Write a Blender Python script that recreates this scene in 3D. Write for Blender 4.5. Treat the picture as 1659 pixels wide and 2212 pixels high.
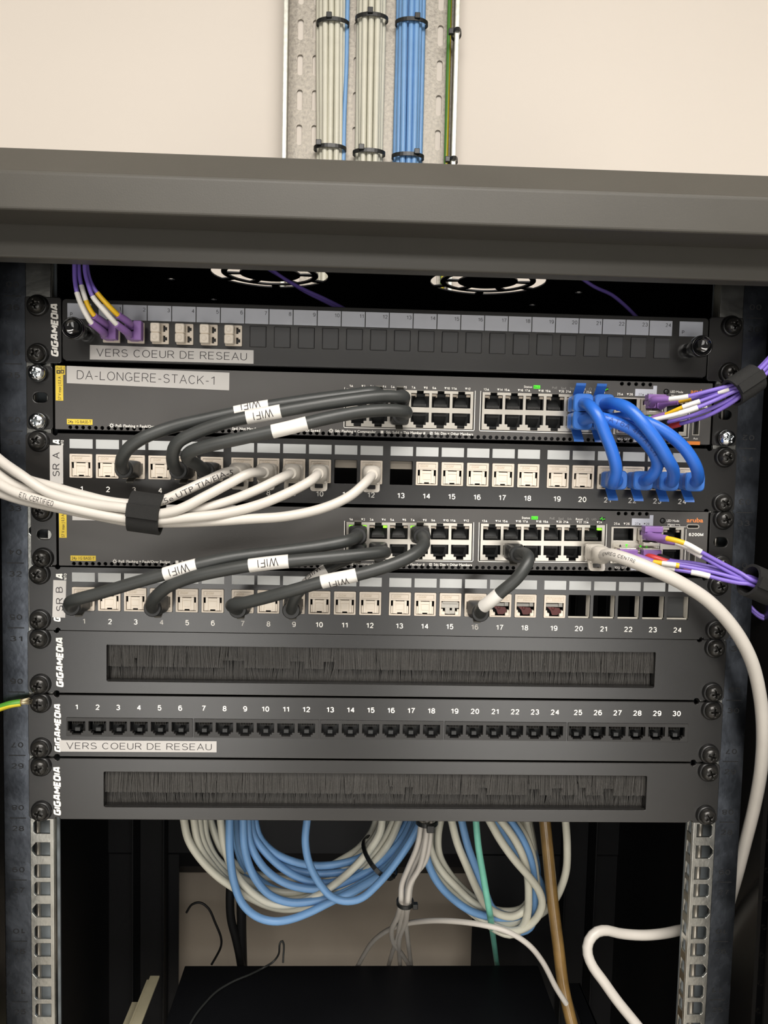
import bpy, bmesh, math, random
from mathutils import Vector, Matrix
random.seed(7)
S = bpy.context.scene
COL = S.collection
for o in list(bpy.data.objects):
    bpy.data.objects.remove(o)

# ---------------------------------------------------------------- camera
# all lengths below are millimetres (MM converts to metres); x right, y into the rack, z up;
# y = 0 is the front face of the rack panels, z = 0 the bottom edge of the lowest panel
MM = 0.001
CAM = Vector((-20.336, -522.726, 253.176))
R = ((0.99912562, -0.03501360, 0.02284810), (0.02040628, -0.06857656, -0.99743714), (0.03649071, 0.99703124, -0.06780210))
FPX, CX, CY = 1661.0, 829.5, 1106.0
cam = bpy.data.cameras.new('camera')
cam_o = bpy.data.objects.new('camera', cam)
COL.objects.link(cam_o)
m = Matrix(((R[0][0], -R[1][0], -R[2][0]), (R[0][1], -R[1][1], -R[2][1]), (R[0][2], -R[1][2], -R[2][2])))
cam_o.matrix_world = Matrix.Translation(CAM * MM) @ m.to_4x4()
cam.sensor_fit = 'HORIZONTAL'
cam.sensor_width = 36.0
cam.lens = 36.0 * FPX / 1659.0
cam.clip_start = 0.01
S.camera = cam_o

# ---------------------------------------------------------------- light
S.view_settings.view_transform = 'Standard'
S.view_settings.look = 'None'
S.view_settings.gamma = 1.0
S.view_settings.use_curve_mapping = False
S.view_settings.exposure = 0.1
w = bpy.data.worlds.new('world')
S.world = w
w.use_nodes = True
w.node_tree.nodes['Background'].inputs[0].default_value = (1.0, 0.95, 0.88, 1)
w.node_tree.nodes['Background'].inputs[1].default_value = 0.21


def area_light(name, loc, target, size, size_y, power, col):
    l = bpy.data.lights.new(name, 'AREA')
    l.shape = 'RECTANGLE'
    l.size, l.size_y, l.energy, l.color = size, size_y, power, col
    o = bpy.data.objects.new(name, l)
    o.location = loc
    o.rotation_euler = (Vector(target) - Vector(loc)).to_track_quat('-Z', 'Y').to_euler()
    COL.objects.link(o)


# two fill lights added behind the camera, parted to keep panel centres dark, and the ceiling lamps
area_light('fill_light', (-0.8, -2.9, -0.62), (-0.8, 0.0, -0.62), 0.8, 1.25, 12.5, (1.0, 0.97, 0.92))
area_light('fill_light', (0.7, -2.9, -0.62), (0.7, 0.0, -0.62), 0.8, 1.25, 12.5, (1.0, 0.97, 0.92))
area_light('ceiling_lamp', (0.1, -0.88, 1.14), (0.06, -0.6, 0), 1.2, 0.5, 29.0, (1.0, 0.955, 0.9))
area_light('ceiling_lamp', (0.0, -2.0, 1.14), (0.0, -1.9, 0), 1.4, 0.5, 30.0, (1.0, 0.96, 0.91))


# ---------------------------------------------------------------- geometry helpers
def P(px, py, Y):
    """the point at depth Y that the photograph shows at pixel (px, py)"""
    c = ((px - CX) / FPX, (py - CY) / FPX, 1.0)
    d = Vector([sum(R[k][i] * c[k] for k in range(3)) for i in range(3)])
    return CAM + d * ((Y - CAM.y) / d.y)


def PZ(px, py, Z):
    c = ((px - CX) / FPX, (py - CY) / FPX, 1.0)
    d = Vector([sum(R[k][i] * c[k] for k in range(3)) for i in range(3)])
    return CAM + d * ((Z - CAM.z) / d.z)


def to_px(p):
    q = Vector(p) - CAM
    c = [sum(R[k][i] * q[i] for i in range(3)) for k in range(3)]
    return CX + FPX * c[0] / c[2], CY + FPX * c[1] / c[2]


def lin(h):
    h = h.lstrip('#')
    out = []
    for i in (0, 2, 4):
        c = int(h[i:i + 2], 16) / 255
        out.append(c / 12.92 if c <= 0.04045 else ((c + 0.055) / 1.055) ** 2.4)
    return (*out, 1.0)


def mat(name, col, rough=0.5, metal=0.0, var=0.06, scale=60.0, bump=0.0, bscale=900.0, spec=0.5, emit=None, power=0.0, trans=0.0, sss=0.0, coat=0.0):
    """procedural material: colour and roughness varied by noise, optional fine bump"""
    mt = bpy.data.materials.new(name)
    mt.use_nodes = True
    nt = mt.node_tree
    b = nt.nodes['Principled BSDF']
    base = lin(col) if isinstance(col, str) else (*col, 1.0)
    tc = nt.nodes.new('ShaderNodeTexCoord')
    nz = nt.nodes.new('ShaderNodeTexNoise')
    nz.inputs['Scale'].default_value = scale
    nz.inputs['Detail'].default_value = 4
    nt.links.new(tc.outputs['Object'], nz.inputs['Vector'])
    rp = nt.nodes.new('ShaderNodeValToRGB')
    rp.color_ramp.elements[0].position = 0.3
    rp.color_ramp.elements[1].position = 0.7
    rp.color_ramp.elements[0].color = (*[c * (1 - var) for c in base[:3]], 1)
    rp.color_ramp.elements[1].color = (*[min(1, c * (1 + var)) for c in base[:3]], 1)
    nt.links.new(nz.outputs['Fac'], rp.inputs['Fac'])
    nt.links.new(rp.outputs['Color'], b.inputs['Base Color'])
    mr = nt.nodes.new('ShaderNodeMapRange')
    mr.inputs['To Min'].default_value = max(0, rough * (1 - var))
    mr.inputs['To Max'].default_value = min(1, rough * (1 + var))
    nt.links.new(nz.outputs['Fac'], mr.inputs['Value'])
    nt.links.new(mr.outputs['Result'], b.inputs['Roughness'])
    b.inputs['Metallic'].default_value = metal
    b.inputs['Specular IOR Level'].default_value = spec
    b.inputs['Transmission Weight'].default_value = trans
    b.inputs['Coat Weight'].default_value = coat
    if sss:
        b.inputs['Subsurface Weight'].default_value = sss
        b.inputs['Subsurface Radius'].default_value = (0.002, 0.002, 0.003)
    if bump:
        n2 = nt.nodes.new('ShaderNodeTexNoise')
        n2.inputs['Scale'].default_value = bscale
        nt.links.new(tc.outputs['Object'], n2.inputs['Vector'])
        bp = nt.nodes.new('ShaderNodeBump')
        bp.inputs['Strength'].default_value = bump
        bp.inputs['Distance'].default_value = 0.0004
        nt.links.new(n2.outputs['Fac'], bp.inputs['Height'])
        nt.links.new(bp.outputs['Normal'], b.inputs['Normal'])
    if emit:
        b.inputs['Emission Color'].default_value = lin(emit)
        b.inputs['Emission Strength'].default_value = power
    return mt


ORIGIN = {}      # world origin (mm) of every root and part, so meshes can be written in rack coordinates


def root(name, label, cat, loc=(0, 0, 0), group=None):
    o = bpy.data.objects.new(name, None)
    o.empty_display_size = 0.01
    COL.objects.link(o)
    o.location = Vector(loc) * MM
    ORIGIN[o.name] = Vector(loc)
    o['label'] = label
    o['category'] = cat
    if group:
        o['group'] = group
    return o


def tag(o, label, cat, group=None):
    o['label'] = label
    o['category'] = cat
    if group:
        o['group'] = group
    return o


def arc(cx, cy, rx, ry, a0, a1, e=2.0, n=None):
    n = n or max(4, int(abs(a1 - a0) / 20))
    out = []
    for i in range(n + 1):
        t = math.radians(a0 + (a1 - a0) * i / n)
        c, s_ = math.cos(t), math.sin(t)
        out.append((cx + rx * math.copysign(abs(c) ** (2 / e), c), cy + ry * math.copysign(abs(s_) ** (2 / e), s_)))
    return out


def stroke_glyph(c, e):
    """centre lines of a plain grotesque capital or digit: (width, [polylines]); e = roundness exponent"""
    O = lambda w_: [arc(w_ / 2, .5, w_ / 2, .5, 0, 360, e)]
    G = {
        '0': (.54, O(.54)), '1': (.36, [[(.3, 1), (.3, 0)], [(.02, .76), (.3, .94)]]),
        '2': (.54, [arc(.27, .71, .26, .29, 165, -25) + [(.02, 0), (.55, 0)]]),
        '3': (.54, [arc(.26, .75, .24, .25, 155, -90), arc(.26, .26, .28, .26, 90, -155)]),
        '4': (.6, [[(.44, 0), (.44, 1)], [(.42, .98), (.02, .3)], [(0, .3), (.6, .3)]]),
        '5': (.54, [[(.5, 1), (.09, 1), (.03, .5)] + arc(.27, .33, .27, .33, 120, -155)]),
        '6': (.54, [arc(.28, .7, .27, .3, 40, 180) + [(0.005, .32)], arc(.27, .32, .27, .32, 0, 360)]),
        '7': (.54, [[(0, 1), (.54, 1), (.3, .5), (.18, 0)]]),
        '8': (.54, [arc(.27, .76, .23, .24, 0, 360), arc(.27, .26, .27, .26, 0, 360)]),
        '9': (.54, [arc(.27, .3, .27, .3, 220, 360) + [(.54, .68)], arc(.27, .68, .27, .32, 0, 360)]),
        'A': (.7, [[(0, 0), (.2, 1), (.5, 1), (.7, 0)], [(.12, .3), (.58, .3)]]) if e > 3 else (.66, [[(-.02, -.06), (.35, 1.06)], [(.31, 1.06), (.68, -.06)], [(.12, .33), (.54, .33)]]),
        'B': (.58, [[(0, 0), (0, 1)], [(0, .53), (.34, .53)] + arc(.34, .765, .2, .235, -90, 90) + [(0, 1)], [(0, 0), (.34, 0)] + arc(.34, .265, .24, .265, -90, 90) + [(0, .53)]]),
        'C': (.64, [arc(.33, .5, .33, .5, 40, 320, e)]), 'D': (.62, [[(0, 0), (0, 1)], [(0, 1), (.28, 1)] + arc(.28, .5, .34, .5, 90, -90, e) + [(0, 0)]]),
        'E': (.54, [[(.54, 1), (0, 1), (0, 0), (.54, 0)], [(0, .52), (.48, .52)]]), 'F': (.5, [[(.5, 1), (0, 1), (0, 0)], [(0, .5), (.44, .5)]]),
        'G': (.68, [arc(.34, .5, .34, .5, 45, 335, e)[:-1] + [(.66, .12), (.66, .46), (.38, .46)]]), 'H': (.6, [[(0, 0), (0, 1)], [(.6, 0), (.6, 1)], [(0, .5), (.6, .5)]]),
        'I': (.02, [[(0, 0), (0, 1)]]), 'K': (.6, [[(0, 0), (0, 1)], [(.6, 1.03), (0, .38)], [(.2, .58), (.62, -.03)]]), 'L': (.5, [[(0, 1), (0, 0), (.5, 0)]]),
        'M': (.84 if e > 3 else .72, [[(0, 0), (0, 1)], [(0, 1), (.42, .3)], [(.42, .3), (.84, 1)], [(.84, 0), (.84, 1)]] if e > 3 else [[(0, 0), (0, 1)], [(-.02, 1.05), (.37, .06)], [(.35, .06), (.74, 1.05)], [(.72, 0), (.72, 1)]]), 'N': (.6, [[(0, 0), (0, 1)], [(-.02, 1.03), (.62, -.03)], [(.6, 0), (.6, 1)]]), 'O': (.72, O(.72)),
        'P': (.56, [[(0, 0), (0, 1)], [(0, 1), (.32, 1)] + arc(.32, .73, .24, .27, 90, -90) + [(0, .46)]]),
        'R': (.6, [[(0, 0), (0, 1)], [(0, 1), (.34, 1)] + arc(.34, .74, .24, .26, 90, -90) + [(0, .48)], [(.3, .52), (.62, -.03)]]),
        'S': (.58, [arc(.29, .755, .26, .245, 25, 270), arc(.29, .255, .29, .255, 90, -155)]), 'T': (.6, [[(0, 1), (.6, 1)], [(.3, 1), (.3, 0)]]),
        'U': (.58, [[(0, 1), (0, .32)] + arc(.29, .3, .29, .3, 180, 360) + [(.58, 1)]]), 'V': (.64, [[(-.02, 1.06), (.34, -.06)], [(.3, -.06), (.66, 1.06)]]),
        'W': (.9, [[(-.01, 1.05), (.235, -.05)], [(.21, -.05), (.46, 1.05)], [(.44, 1.05), (.69, -.05)], [(.665, -.05), (.91, 1.05)]]), 'X': (.6, [[(0, 0), (.6, 1)], [(0, 1), (.6, 0)]]),
        '-': (.3, [[(0, .38), (.3, .38)]]), '.': (.02, [[(0, 0), (0, .04)]]), '/': (.34, [[(0, -.05), (.34, 1.05)]]), '|': (.02, [[(0, -.15), (0, 1.15)]]), ' ': (.16, []),
    }
    return G.get(c)


def stroke_text(s, bold, shear):
    """lettering drawn with even strokes, capital height 1"""
    t = 0.13 + 0.35 * bold
    e = 5.0 if bold > 0.25 else 2.0
    vs, fs, x0 = [], [], 0.0
    for c in s:
        w_, lines = stroke_glyph(c, e)
        for li, ln in enumerate(lines):
            ln = [p for i, p in enumerate(ln) if i == 0 or (p[0] - ln[i - 1][0]) ** 2 + (p[1] - ln[i - 1][1]) ** 2 > 1e-6]
            p = [(x0 + t / 2 + x, t / 2 + y * (1 - t)) for x, y in ln]
            n = len(p)
            closed = (p[0][0] - p[-1][0]) ** 2 + (p[0][1] - p[-1][1]) ** 2 < 1e-6
            b = len(vs)
            for i in range(n):
                def nrm(a, c_):
                    dx, dy = c_[0] - a[0], c_[1] - a[1]
                    l = math.hypot(dx, dy) or 1
                    return -dy / l, dx / l
                pa = p[i - 1] if i > 0 else (p[-2] if closed else None)
                pb = p[i + 1] if i < n - 1 else (p[1] if closed else None)
                n1 = nrm(pa, p[i]) if pa else nrm(p[i], pb)
                n2 = nrm(p[i], pb) if pb else n1
                mx, my = n1[0] + n2[0], n1[1] + n2[1]
                l = math.hypot(mx, my)
                if l < 0.2:
                    mx, my, k = n1[0], n1[1], 1.0
                else:
                    mx, my = mx / l, my / l
                    k = min(1.7, 1 / max(0.2, mx * n1[0] + my * n1[1]))
                vs.append((p[i][0] + mx * t / 2 * k, p[i][1] + my * t / 2 * k, li * 0.012))
                vs.append((p[i][0] - mx * t / 2 * k, p[i][1] - my * t / 2 * k, li * 0.012))
            for i in range(n - 1):
                fs.append([b + 2 * i, b + 2 * i + 1, b + 2 * i + 3, b + 2 * i + 2])
        x0 += w_ + t + 0.17 - 0.28 * max(0, bold)
    vs = [(x + shear * y, y if '|' in s or '/' in s else min(1.0, max(0.0, y)), d) for x, y, d in vs]
    return vs, fs


TEXT = {}


def glyphs(s, bold=0.0, shear=0.0):
    k = (s, bold, shear)
    if k not in TEXT and all(stroke_glyph(c, 2) for c in s):
        vs, fs = stroke_text(s, bold, shear)
        x0 = min(v[0] for v in vs)
        TEXT[k] = ([(x - x0, y, d) for x, y, d in vs], fs, max(v[0] for v in vs) - x0)
    if k not in TEXT:
        c = bpy.data.curves.new('lettering', 'FONT')
        c.body, c.size, c.offset, c.shear, c.resolution_u = s, 10, bold, shear, 2
        o = bpy.data.objects.new('lettering', c)
        me = o.to_mesh()
        vs = [(v.co.x / 6.82, v.co.y / 6.82) for v in me.vertices]
        fs = [list(p.vertices) for p in me.polygons]
        o.to_mesh_clear()
        bpy.data.objects.remove(o)
        bpy.data.curves.remove(c)
        x0 = min(v[0] for v in vs)
        x1 = max(v[0] for v in vs)
        TEXT[k] = ([(x - x0, y, 0.0) for x, y in vs], fs, x1 - x0)
    return TEXT[k]


def ngon(cx, cz, r, n=12, a0=0.0, rz=None):
    return [(cx + r * math.cos(a0 + 2 * math.pi * i / n), cz + (rz or r) * math.sin(a0 + 2 * math.pi * i / n)) for i in range(n)]


def rrect(x0, x1, z0, z1, r=0.0, n=3):
    if r <= 0:
        return [(x0, z0), (x1, z0), (x1, z1), (x0, z1)]
    out = []
    for cx, cz, a in ((x1 - r, z0 + r, -90), (x1 - r, z1 - r, 0), (x0 + r, z1 - r, 90), (x0 + r, z0 + r, 180)):
        for i in range(n + 1):
            t = math.radians(a + 90 * i / n)
            out.append((cx + r * math.cos(t), cz + r * math.sin(t)))
    return out


class MB:
    """collects shapes in rack millimetres and links them as ONE mesh object"""

    def __init__(s):
        s.v, s.f, s.sm, s.mi = [], [], [], []

    def add(s, vs, fs, smooth=False, mi=0):
        b = len(s.v)
        s.v += [tuple(v) for v in vs]
        s.f += [[i + b for i in f] for f in fs]
        s.sm += [smooth] * len(fs)
        s.mi += [mi] * len(fs)
        return s

    def box(s, x0, x1, y0, y1, z0, z1, mi=0):
        vs = [(x, y, z) for x in (x0, x1) for y in (y0, y1) for z in (z0, z1)]
        return s.add(vs, [(0, 1, 3, 2), (4, 6, 7, 5), (0, 4, 5, 1), (2, 3, 7, 6), (0, 2, 6, 4), (1, 5, 7, 3)], False, mi)

    def rings(s, rings, smooth=True, cap=True, closed=False, mi=0):
        n = len(rings[0])
        vs = [p for r in rings for p in r]
        fs = []
        m_ = len(rings)
        for i in range(m_ if closed else m_ - 1):
            for k in range(n):
                a, b_ = i * n + k, i * n + (k + 1) % n
                c, d = ((i + 1) % m_) * n + (k + 1) % n, ((i + 1) % m_) * n + k
                fs.append((a, b_, c, d))
        s.add(vs, fs, smooth, mi)
        if cap and not closed:
            s.add(rings[0], [tuple(range(n))[::-1]], False, mi)
            s.add(rings[-1], [tuple(range(n))], False, mi)
        return s

    def lathe(s, cx, cz, prof, n=20, smooth=True, mi=0):
        """profile [(r, y)] turned round an axis along y"""
        rs = [[(cx + r * math.cos(2 * math.pi * i / n), y, cz + r * math.sin(2 * math.pi * i / n)) for i in range(n)] for r, y in prof]
        return s.rings(rs, smooth, True, False, mi)

    def loft(s, secs, n=16, smooth=True, mi=0):
        """superellipse sections (x, y, z, half width, half height, exponent) stacked along y"""
        rs = []
        for x, y, z, hw, hh, e in secs:
            r = []
            for i in range(n):
                t = 2 * math.pi * (i + 0.5) / n
                c, q = math.cos(t), math.sin(t)
                r.append((x + hw * math.copysign(abs(c) ** (2 / e), c), y, z + hh * math.copysign(abs(q) ** (2 / e), q)))
            rs.append(r)
        return s.rings(rs, smooth, True, False, mi)

    def prism(s, prof, x0, x1, mi=0):
        """(y, z) profile pulled along x"""
        n = len(prof)
        vs = [(x0, y, z) for y, z in prof] + [(x1, y, z) for y, z in prof]
        fs = [(i, (i + 1) % n, n + (i + 1) % n, n + i) for i in range(n)]
        fs += [tuple(range(n))[::-1], tuple(range(n, 2 * n))]
        return s.add(vs, fs, False, mi)

    def plate(s, outer, holes, y0, th, mi=0):
        """flat sheet in the x-z plane with holes, front at y0, th thick"""
        c = bpy.data.curves.new('sheet', 'CURVE')
        c.dimensions, c.fill_mode, c.extrude = '2D', 'BOTH', th / 2
        for poly in [outer] + list(holes):
            sp = c.splines.new('POLY')
            sp.points.add(len(poly) - 1)
            for p, q in zip(sp.points, poly):
                p.co = (q[0], q[1], 0, 1)
            sp.use_cyclic_u = True
        o = bpy.data.objects.new('sheet', c)
        me = o.to_mesh()
        vs = [(v.co.x, y0 + th / 2 - v.co.z, v.co.y) for v in me.vertices]
        fs = [list(p.vertices) for p in me.polygons]
        o.to_mesh_clear()
        bpy.data.objects.remove(o)
        bpy.data.curves.remove(c)
        return s.add(vs, fs, False, mi)

    def cells(s, cells, y0, th, mi=0):
        """one sheet made of adjoining (outline, hole) cells, joined without inner walls"""
        idx, vs, fs = {}, [], []
        for outer, hole in cells:
            c = bpy.data.curves.new('sheet', 'CURVE')
            c.dimensions, c.fill_mode = '2D', 'BOTH'
            for poly in (outer, hole):
                sp = c.splines.new('POLY')
                sp.points.add(len(poly) - 1)
                for p, q in zip(sp.points, poly):
                    p.co = (q[0], q[1], 0, 1)
                sp.use_cyclic_u = True
            o = bpy.data.objects.new('sheet', c)
            me = o.to_mesh()
            loc = []
            for v in me.vertices:
                k = (round(v.co.x, 3), round(v.co.y, 3))
                if k not in idx:
                    idx[k] = len(vs)
                    vs.append(k)
                loc.append(idx[k])
            for p in me.polygons:
                f = [loc[i] for i in p.vertices]
                if len(set(f)) == len(f):
                    fs.append(f)
            o.to_mesh_clear()
            bpy.data.objects.remove(o)
            bpy.data.curves.remove(c)
        edges = {}
        for f in fs:
            for a, b in zip(f, f[1:] + f[:1]):
                edges[tuple(sorted((a, b)))] = edges.get(tuple(sorted((a, b))), 0) + 1
        n = len(vs)
        out = [(x, y0, z) for x, z in vs] + [(x, y0 + th, z) for x, z in vs]
        fa = fs + [[i + n for i in f[::-1]] for f in fs] + [[a, b, b + n, a + n] for (a, b), k in edges.items() if k == 1]
        return s.add(out, fa, False, mi)

    def poly(s, pts, y, mi=0):
        return s.add([(x, y, z) for x, z in pts], [tuple(range(len(pts)))], False, mi)

    def text(s, t, x, z, h, w=None, al='c', rot=0.0, y=-0.12, bold=0.0, shear=0.0, mi=0):
        """flat lettering facing the front; h is the capital height, w an exact width"""
        vs, fs, wd = glyphs(t, bold, shear)
        kx = (w / wd) if w else h
        wd *= kx
        ox = {'c': -wd / 2, 'l': 0, 'r': -wd}[al]
        ca, sa = math.cos(math.radians(rot)), math.sin(math.radians(rot))
        out = []
        for u, v, d in vs:
            u, v = u * kx + ox, (v - 0.5) * h
            out.append((x + u * ca - v * sa, y - d, z + u * sa + v * ca))
        return s.add(out, fs, False, mi)

    def build(s, name, material, parent=None, bevel=0.0, seg=2, kind=None, label=None, weld=False):
        me = bpy.data.meshes.new(name)
        og = ORIGIN[parent.name] if parent else Vector((0, 0, 0))
        base = og
        if not parent:
            base = Vector([(min(v[i] for v in s.v) + max(v[i] for v in s.v)) / 2 for i in range(3)])
            base.z = min(v[2] for v in s.v)
        me.from_pydata([((v[0] - base.x) * MM, (v[1] - base.y) * MM, (v[2] - base.z) * MM) for v in s.v], [], s.f)
        for p, q, i in zip(me.polygons, s.sm, s.mi):
            p.use_smooth = q
            p.material_index = i
        for mt in (material if isinstance(material, (list, tuple)) else [material]):
            me.materials.append(mt)
        b = bmesh.new()
        b.from_mesh(me)
        if weld or bevel:
            bmesh.ops.remove_doubles(b, verts=b.verts, dist=1e-6)
        if name in ('face_plate', 'mounting_ear', 'jack_block'):
            bmesh.ops.dissolve_limit(b, angle_limit=0.01, verts=b.verts[:], edges=b.edges[:])
        bmesh.ops.recalc_face_normals(b, faces=[f for f in b.faces])
        b.to_mesh(me)
        b.free()
        o = bpy.data.objects.new(name, me)
        COL.objects.link(o)
        if parent:
            o.parent = parent
        else:
            o.location = base * MM
        ORIGIN[o.name] = base
        if bevel:
            md = o.modifiers.new('bevel', 'BEVEL')
            md.width = bevel * MM
            md.segments = seg
            md.limit_method = 'ANGLE'
            md.angle_limit = math.radians(40)
            md.harden_normals = False
        if kind:
            o['kind'] = kind
        if label:
            o['label'] = label
        return o

    def flat(s, name, material, parent, label=None):
        """print and lettering: faces kept as written, all turned to the front"""
        me = bpy.data.meshes.new(name)
        og = ORIGIN[parent.name]
        me.from_pydata([((v[0] - og.x) * MM, (v[1] - og.y) * MM, (v[2] - og.z) * MM) for v in s.v], [], s.f)
        for p, i in zip(me.polygons, s.mi):
            p.material_index = i
        for mt in (material if isinstance(material, (list, tuple)) else [material]):
            me.materials.append(mt)
        o = bpy.data.objects.new(name, me)
        COL.objects.link(o)
        o.parent = parent
        ORIGIN[o.name] = og
        if label:
            o['label'] = label
        return o


def inst(src, parent, dx, dy, dz):
    """a further copy of a part (sharing its mesh), moved by (dx, dy, dz) mm, under parent"""
    c = src.copy()
    COL.objects.link(c)
    c.parent = parent
    c.location = Vector(src.location) + Vector((dx, dy, dz)) * MM
    ORIGIN[c.name] = ORIGIN[parent.name]
    return c


class Path:
    """smooth centre line through 3D points (centripetal Catmull-Rom), measured by arc length"""

    def __init__(s, pts, step=2.5):
        p = [Vector(q) for q in pts]
        p = [p[0] * 2 - p[1]] + p + [p[-1] * 2 - p[-2]]
        out = []
        for i in range(1, len(p) - 2):
            a, b, c, d = p[i - 1:i + 3]
            t1 = max(1e-3, (b - a).length) ** 0.5
            t2 = t1 + max(1e-3, (c - b).length) ** 0.5
            t3 = t2 + max(1e-3, (d - c).length) ** 0.5
            n = max(2, int((c - b).length / step))
            for k in range(n):
                t = t1 + (t2 - t1) * k / n
                A1 = a * ((t1 - t) / t1) + b * (t / t1)
                A2 = b * ((t2 - t) / (t2 - t1)) + c * ((t - t1) / (t2 - t1))
                A3 = c * ((t3 - t) / (t3 - t2)) + d * ((t - t2) / (t3 - t2))
                B1 = A1 * ((t2 - t) / t2) + A2 * (t / t2)
                B2 = A2 * ((t3 - t) / (t3 - t1)) + A3 * ((t - t1) / (t3 - t1))
                out.append(B1 * ((t2 - t) / (t2 - t1)) + B2 * ((t - t1) / (t2 - t1)))
        out.append(p[-2].copy())
        s.p = out
        s.l = [0.0]
        for a, b in zip(out, out[1:]):
            s.l.append(s.l[-1] + (b - a).length)
        s.len = s.l[-1]

    def at(s, t):
        t = min(max(t, 0), s.len - 1e-4)
        lo, hi = 0, len(s.l) - 1
        while hi - lo > 1:
            md = (lo + hi) // 2
            if s.l[md] <= t:
                lo = md
            else:
                hi = md
        f = (t - s.l[lo]) / max(1e-6, s.l[lo + 1] - s.l[lo])
        return s.p[lo].lerp(s.p[lo + 1], f)

    def tan(s, t):
        return (s.at(t + 1.0) - s.at(t - 1.0)).normalized()

    def near(s, px, py):
        best = min(range(len(s.p)), key=lambda i: (to_px(s.p[i])[0] - px) ** 2 + (to_px(s.p[i])[1] - py) ** 2)
        return s.l[best]


def tube(mb, path, r, s0=None, s1=None, n=12, step=None, split=None, rr=None, ph=0.0):
    s0 = 0 if s0 is None else s0
    s1 = path.len if s1 is None else s1
    m_ = max(2, int((s1 - s0) / (step or max(1.6, r * 0.8))) + 1)
    rings, nrm = [], None
    for i in range(m_):
        t = s0 + (s1 - s0) * i / (m_ - 1)
        c, T = path.at(t), path.tan(t)
        if nrm is None:
            nrm = T.orthogonal().normalized()
        nrm = (nrm - T * nrm.dot(T)).normalized()
        bn = T.cross(nrm)
        q = rr(i / (m_ - 1)) if rr else 1.0
        tw = split * t + ph if split else 0
        rings.append([c + (nrm * math.cos(2 * math.pi * k / n + tw) + bn * math.sin(2 * math.pi * k / n + tw)) * r * q for k in range(n)])
    b0 = len(mb.f)
    mb.rings(rings, True, True)
    if split:
        for j in range(b0, len(mb.f)):
            mb.mi[j] = 1 if ((j - b0) % n) < n // 2 else 0
    return mb


def wrap(mb, path, t, s_mid, h, r, flip=False, ang=0.0, bold=0.0, shear=0.0, w=None):
    """lettering printed on a round cable or sleeve of radius r"""
    vs, fs, wd = glyphs(t, bold, shear)
    kx = (w / wd) if w else h
    b = bmesh.new()
    bv = [b.verts.new(((u - wd / 2) * kx, (v - 0.5) * h, d)) for u, v, d in vs]
    for f in fs:
        try:
            b.faces.new([bv[i] for i in f])
        except ValueError:
            pass
    for _ in range(2):
        es = [e for e in b.edges if e.calc_length() > 1.2]
        if es:
            bmesh.ops.subdivide_edges(b, edges=es, cuts=1)
    bmesh.ops.triangulate(b, faces=b.faces[:])
    b.verts.index_update()
    out = []
    for v in b.verts:
        u, q = v.co.x, v.co.y
        if flip:
            u, q = -u, -q
        c, T = path.at(s_mid + u), path.tan(s_mid + u)
        N = CAM - c
        N = (N - T * N.dot(T)).normalized()
        B = N.cross(T)
        a = q / r + ang
        out.append(c + (N * math.cos(a) + B * math.sin(a)) * (r + v.co.z * 2))
    mb.add(out, [[v.index for v in f.verts] for f in b.faces])
    b.free()
    return mb


# ---------------------------------------------------------------- materials
M = {}
M['panel'] = mat('black_powder_coat', '#191817', 0.26, 0, 0.05, 30, 0.05, 2500, spec=0.8)
M['panel_gloss'] = mat('black_satin_paint', '#262524', 0.34, 0, 0.05, 30, 0.12, 2500)
M['switch'] = mat('grey_switch_paint', '#454341', 0.42, 0, 0.04, 30, 0.06, 2600, spec=0.6)
M['cab'] = mat('grey_cabinet_paint', '#46443f', 0.42, 0, 0.05, 20, 0.09, 1800, spec=0.32)
M['cab_black'] = mat('black_cabinet_paint', '#101114', 0.5, 0, 0.1, 12, 0.2, 1500, spec=0.3)
M['cab_back'] = mat('cream_back_paint', '#9b9184', 0.6, 0, 0.1, 8, 0.2, 1500)
M['dark'] = mat('matt_black_plastic', '#101011', 0.55, 0, 0.1, 80)
M['plug_dark'] = mat('black_moulded_plastic', '#2b2c2c', 0.42, 0, 0.08, 80)
M['jacket_black'] = mat('black_cable_jacket', '#353736', 0.42, 0, 0.08, 80, 0.1, 1500)
M['blank'] = mat('black_blank_plastic', '#2f2f30', 0.5, 0, 0.08, 60)
M['zinc'] = mat('bright_zinc', '#b9b9b4', 0.24, 1.0, 0.18, 45, 0.15, 300)
M['zinc_face'] = mat('zinc_dark_reflection', '#656a72', 0.27, 1.0, 0.25, 60, 0.15, 300)  # same zinc, base darkened in place of the dark reflection on number faces
M['steel'] = mat('nickel_steel', '#cfcac0', 0.32, 0.85, 0.05, 80)
M['chrome'] = mat('bright_screw_zinc', '#d8dcde', 0.2, 1.0, 0.02, 60)
M['screw'] = mat('black_screw_zinc', '#2c2b29', 0.24, 0.35, 0.1, 150, 0.1, 800)
M['washer'] = mat('black_washer_plastic', '#181818', 0.35, 0, 0.1, 150)
M['white_print'] = mat('white_print', '#f4f1ea', 0.6, 0, 0.02)
M['grey_print'] = mat('dim_grey_print', '#8c8a86', 0.6, 0, 0.02)
M['black_print'] = mat('black_print', '#2a2528', 0.6, 0, 0.02)
M['ink'] = mat('black_stamped_ink', '#07080a', 0.6, 0, 0.05)
M['tape'] = mat('white_label_tape', '#bdbab6', 0.45, 0, 0.02, 30)
M['card'] = mat('grey_white_label_card', '#c8cbd4', 0.5, 0, 0.03, 80)
M['field'] = mat('pale_grey_writing_field', '#b4b6b5', 0.5, 0, 0.03, 80)
M['yellow'] = mat('yellow_sticker', '#d9bd3e', 0.5, 0, 0.03)
M['orange'] = mat('orange_tab', '#e8862f', 0.5, 0, 0.03)
M['orange_print'] = mat('orange_print', '#d98142', 0.6, 0, 0.03)
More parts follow.
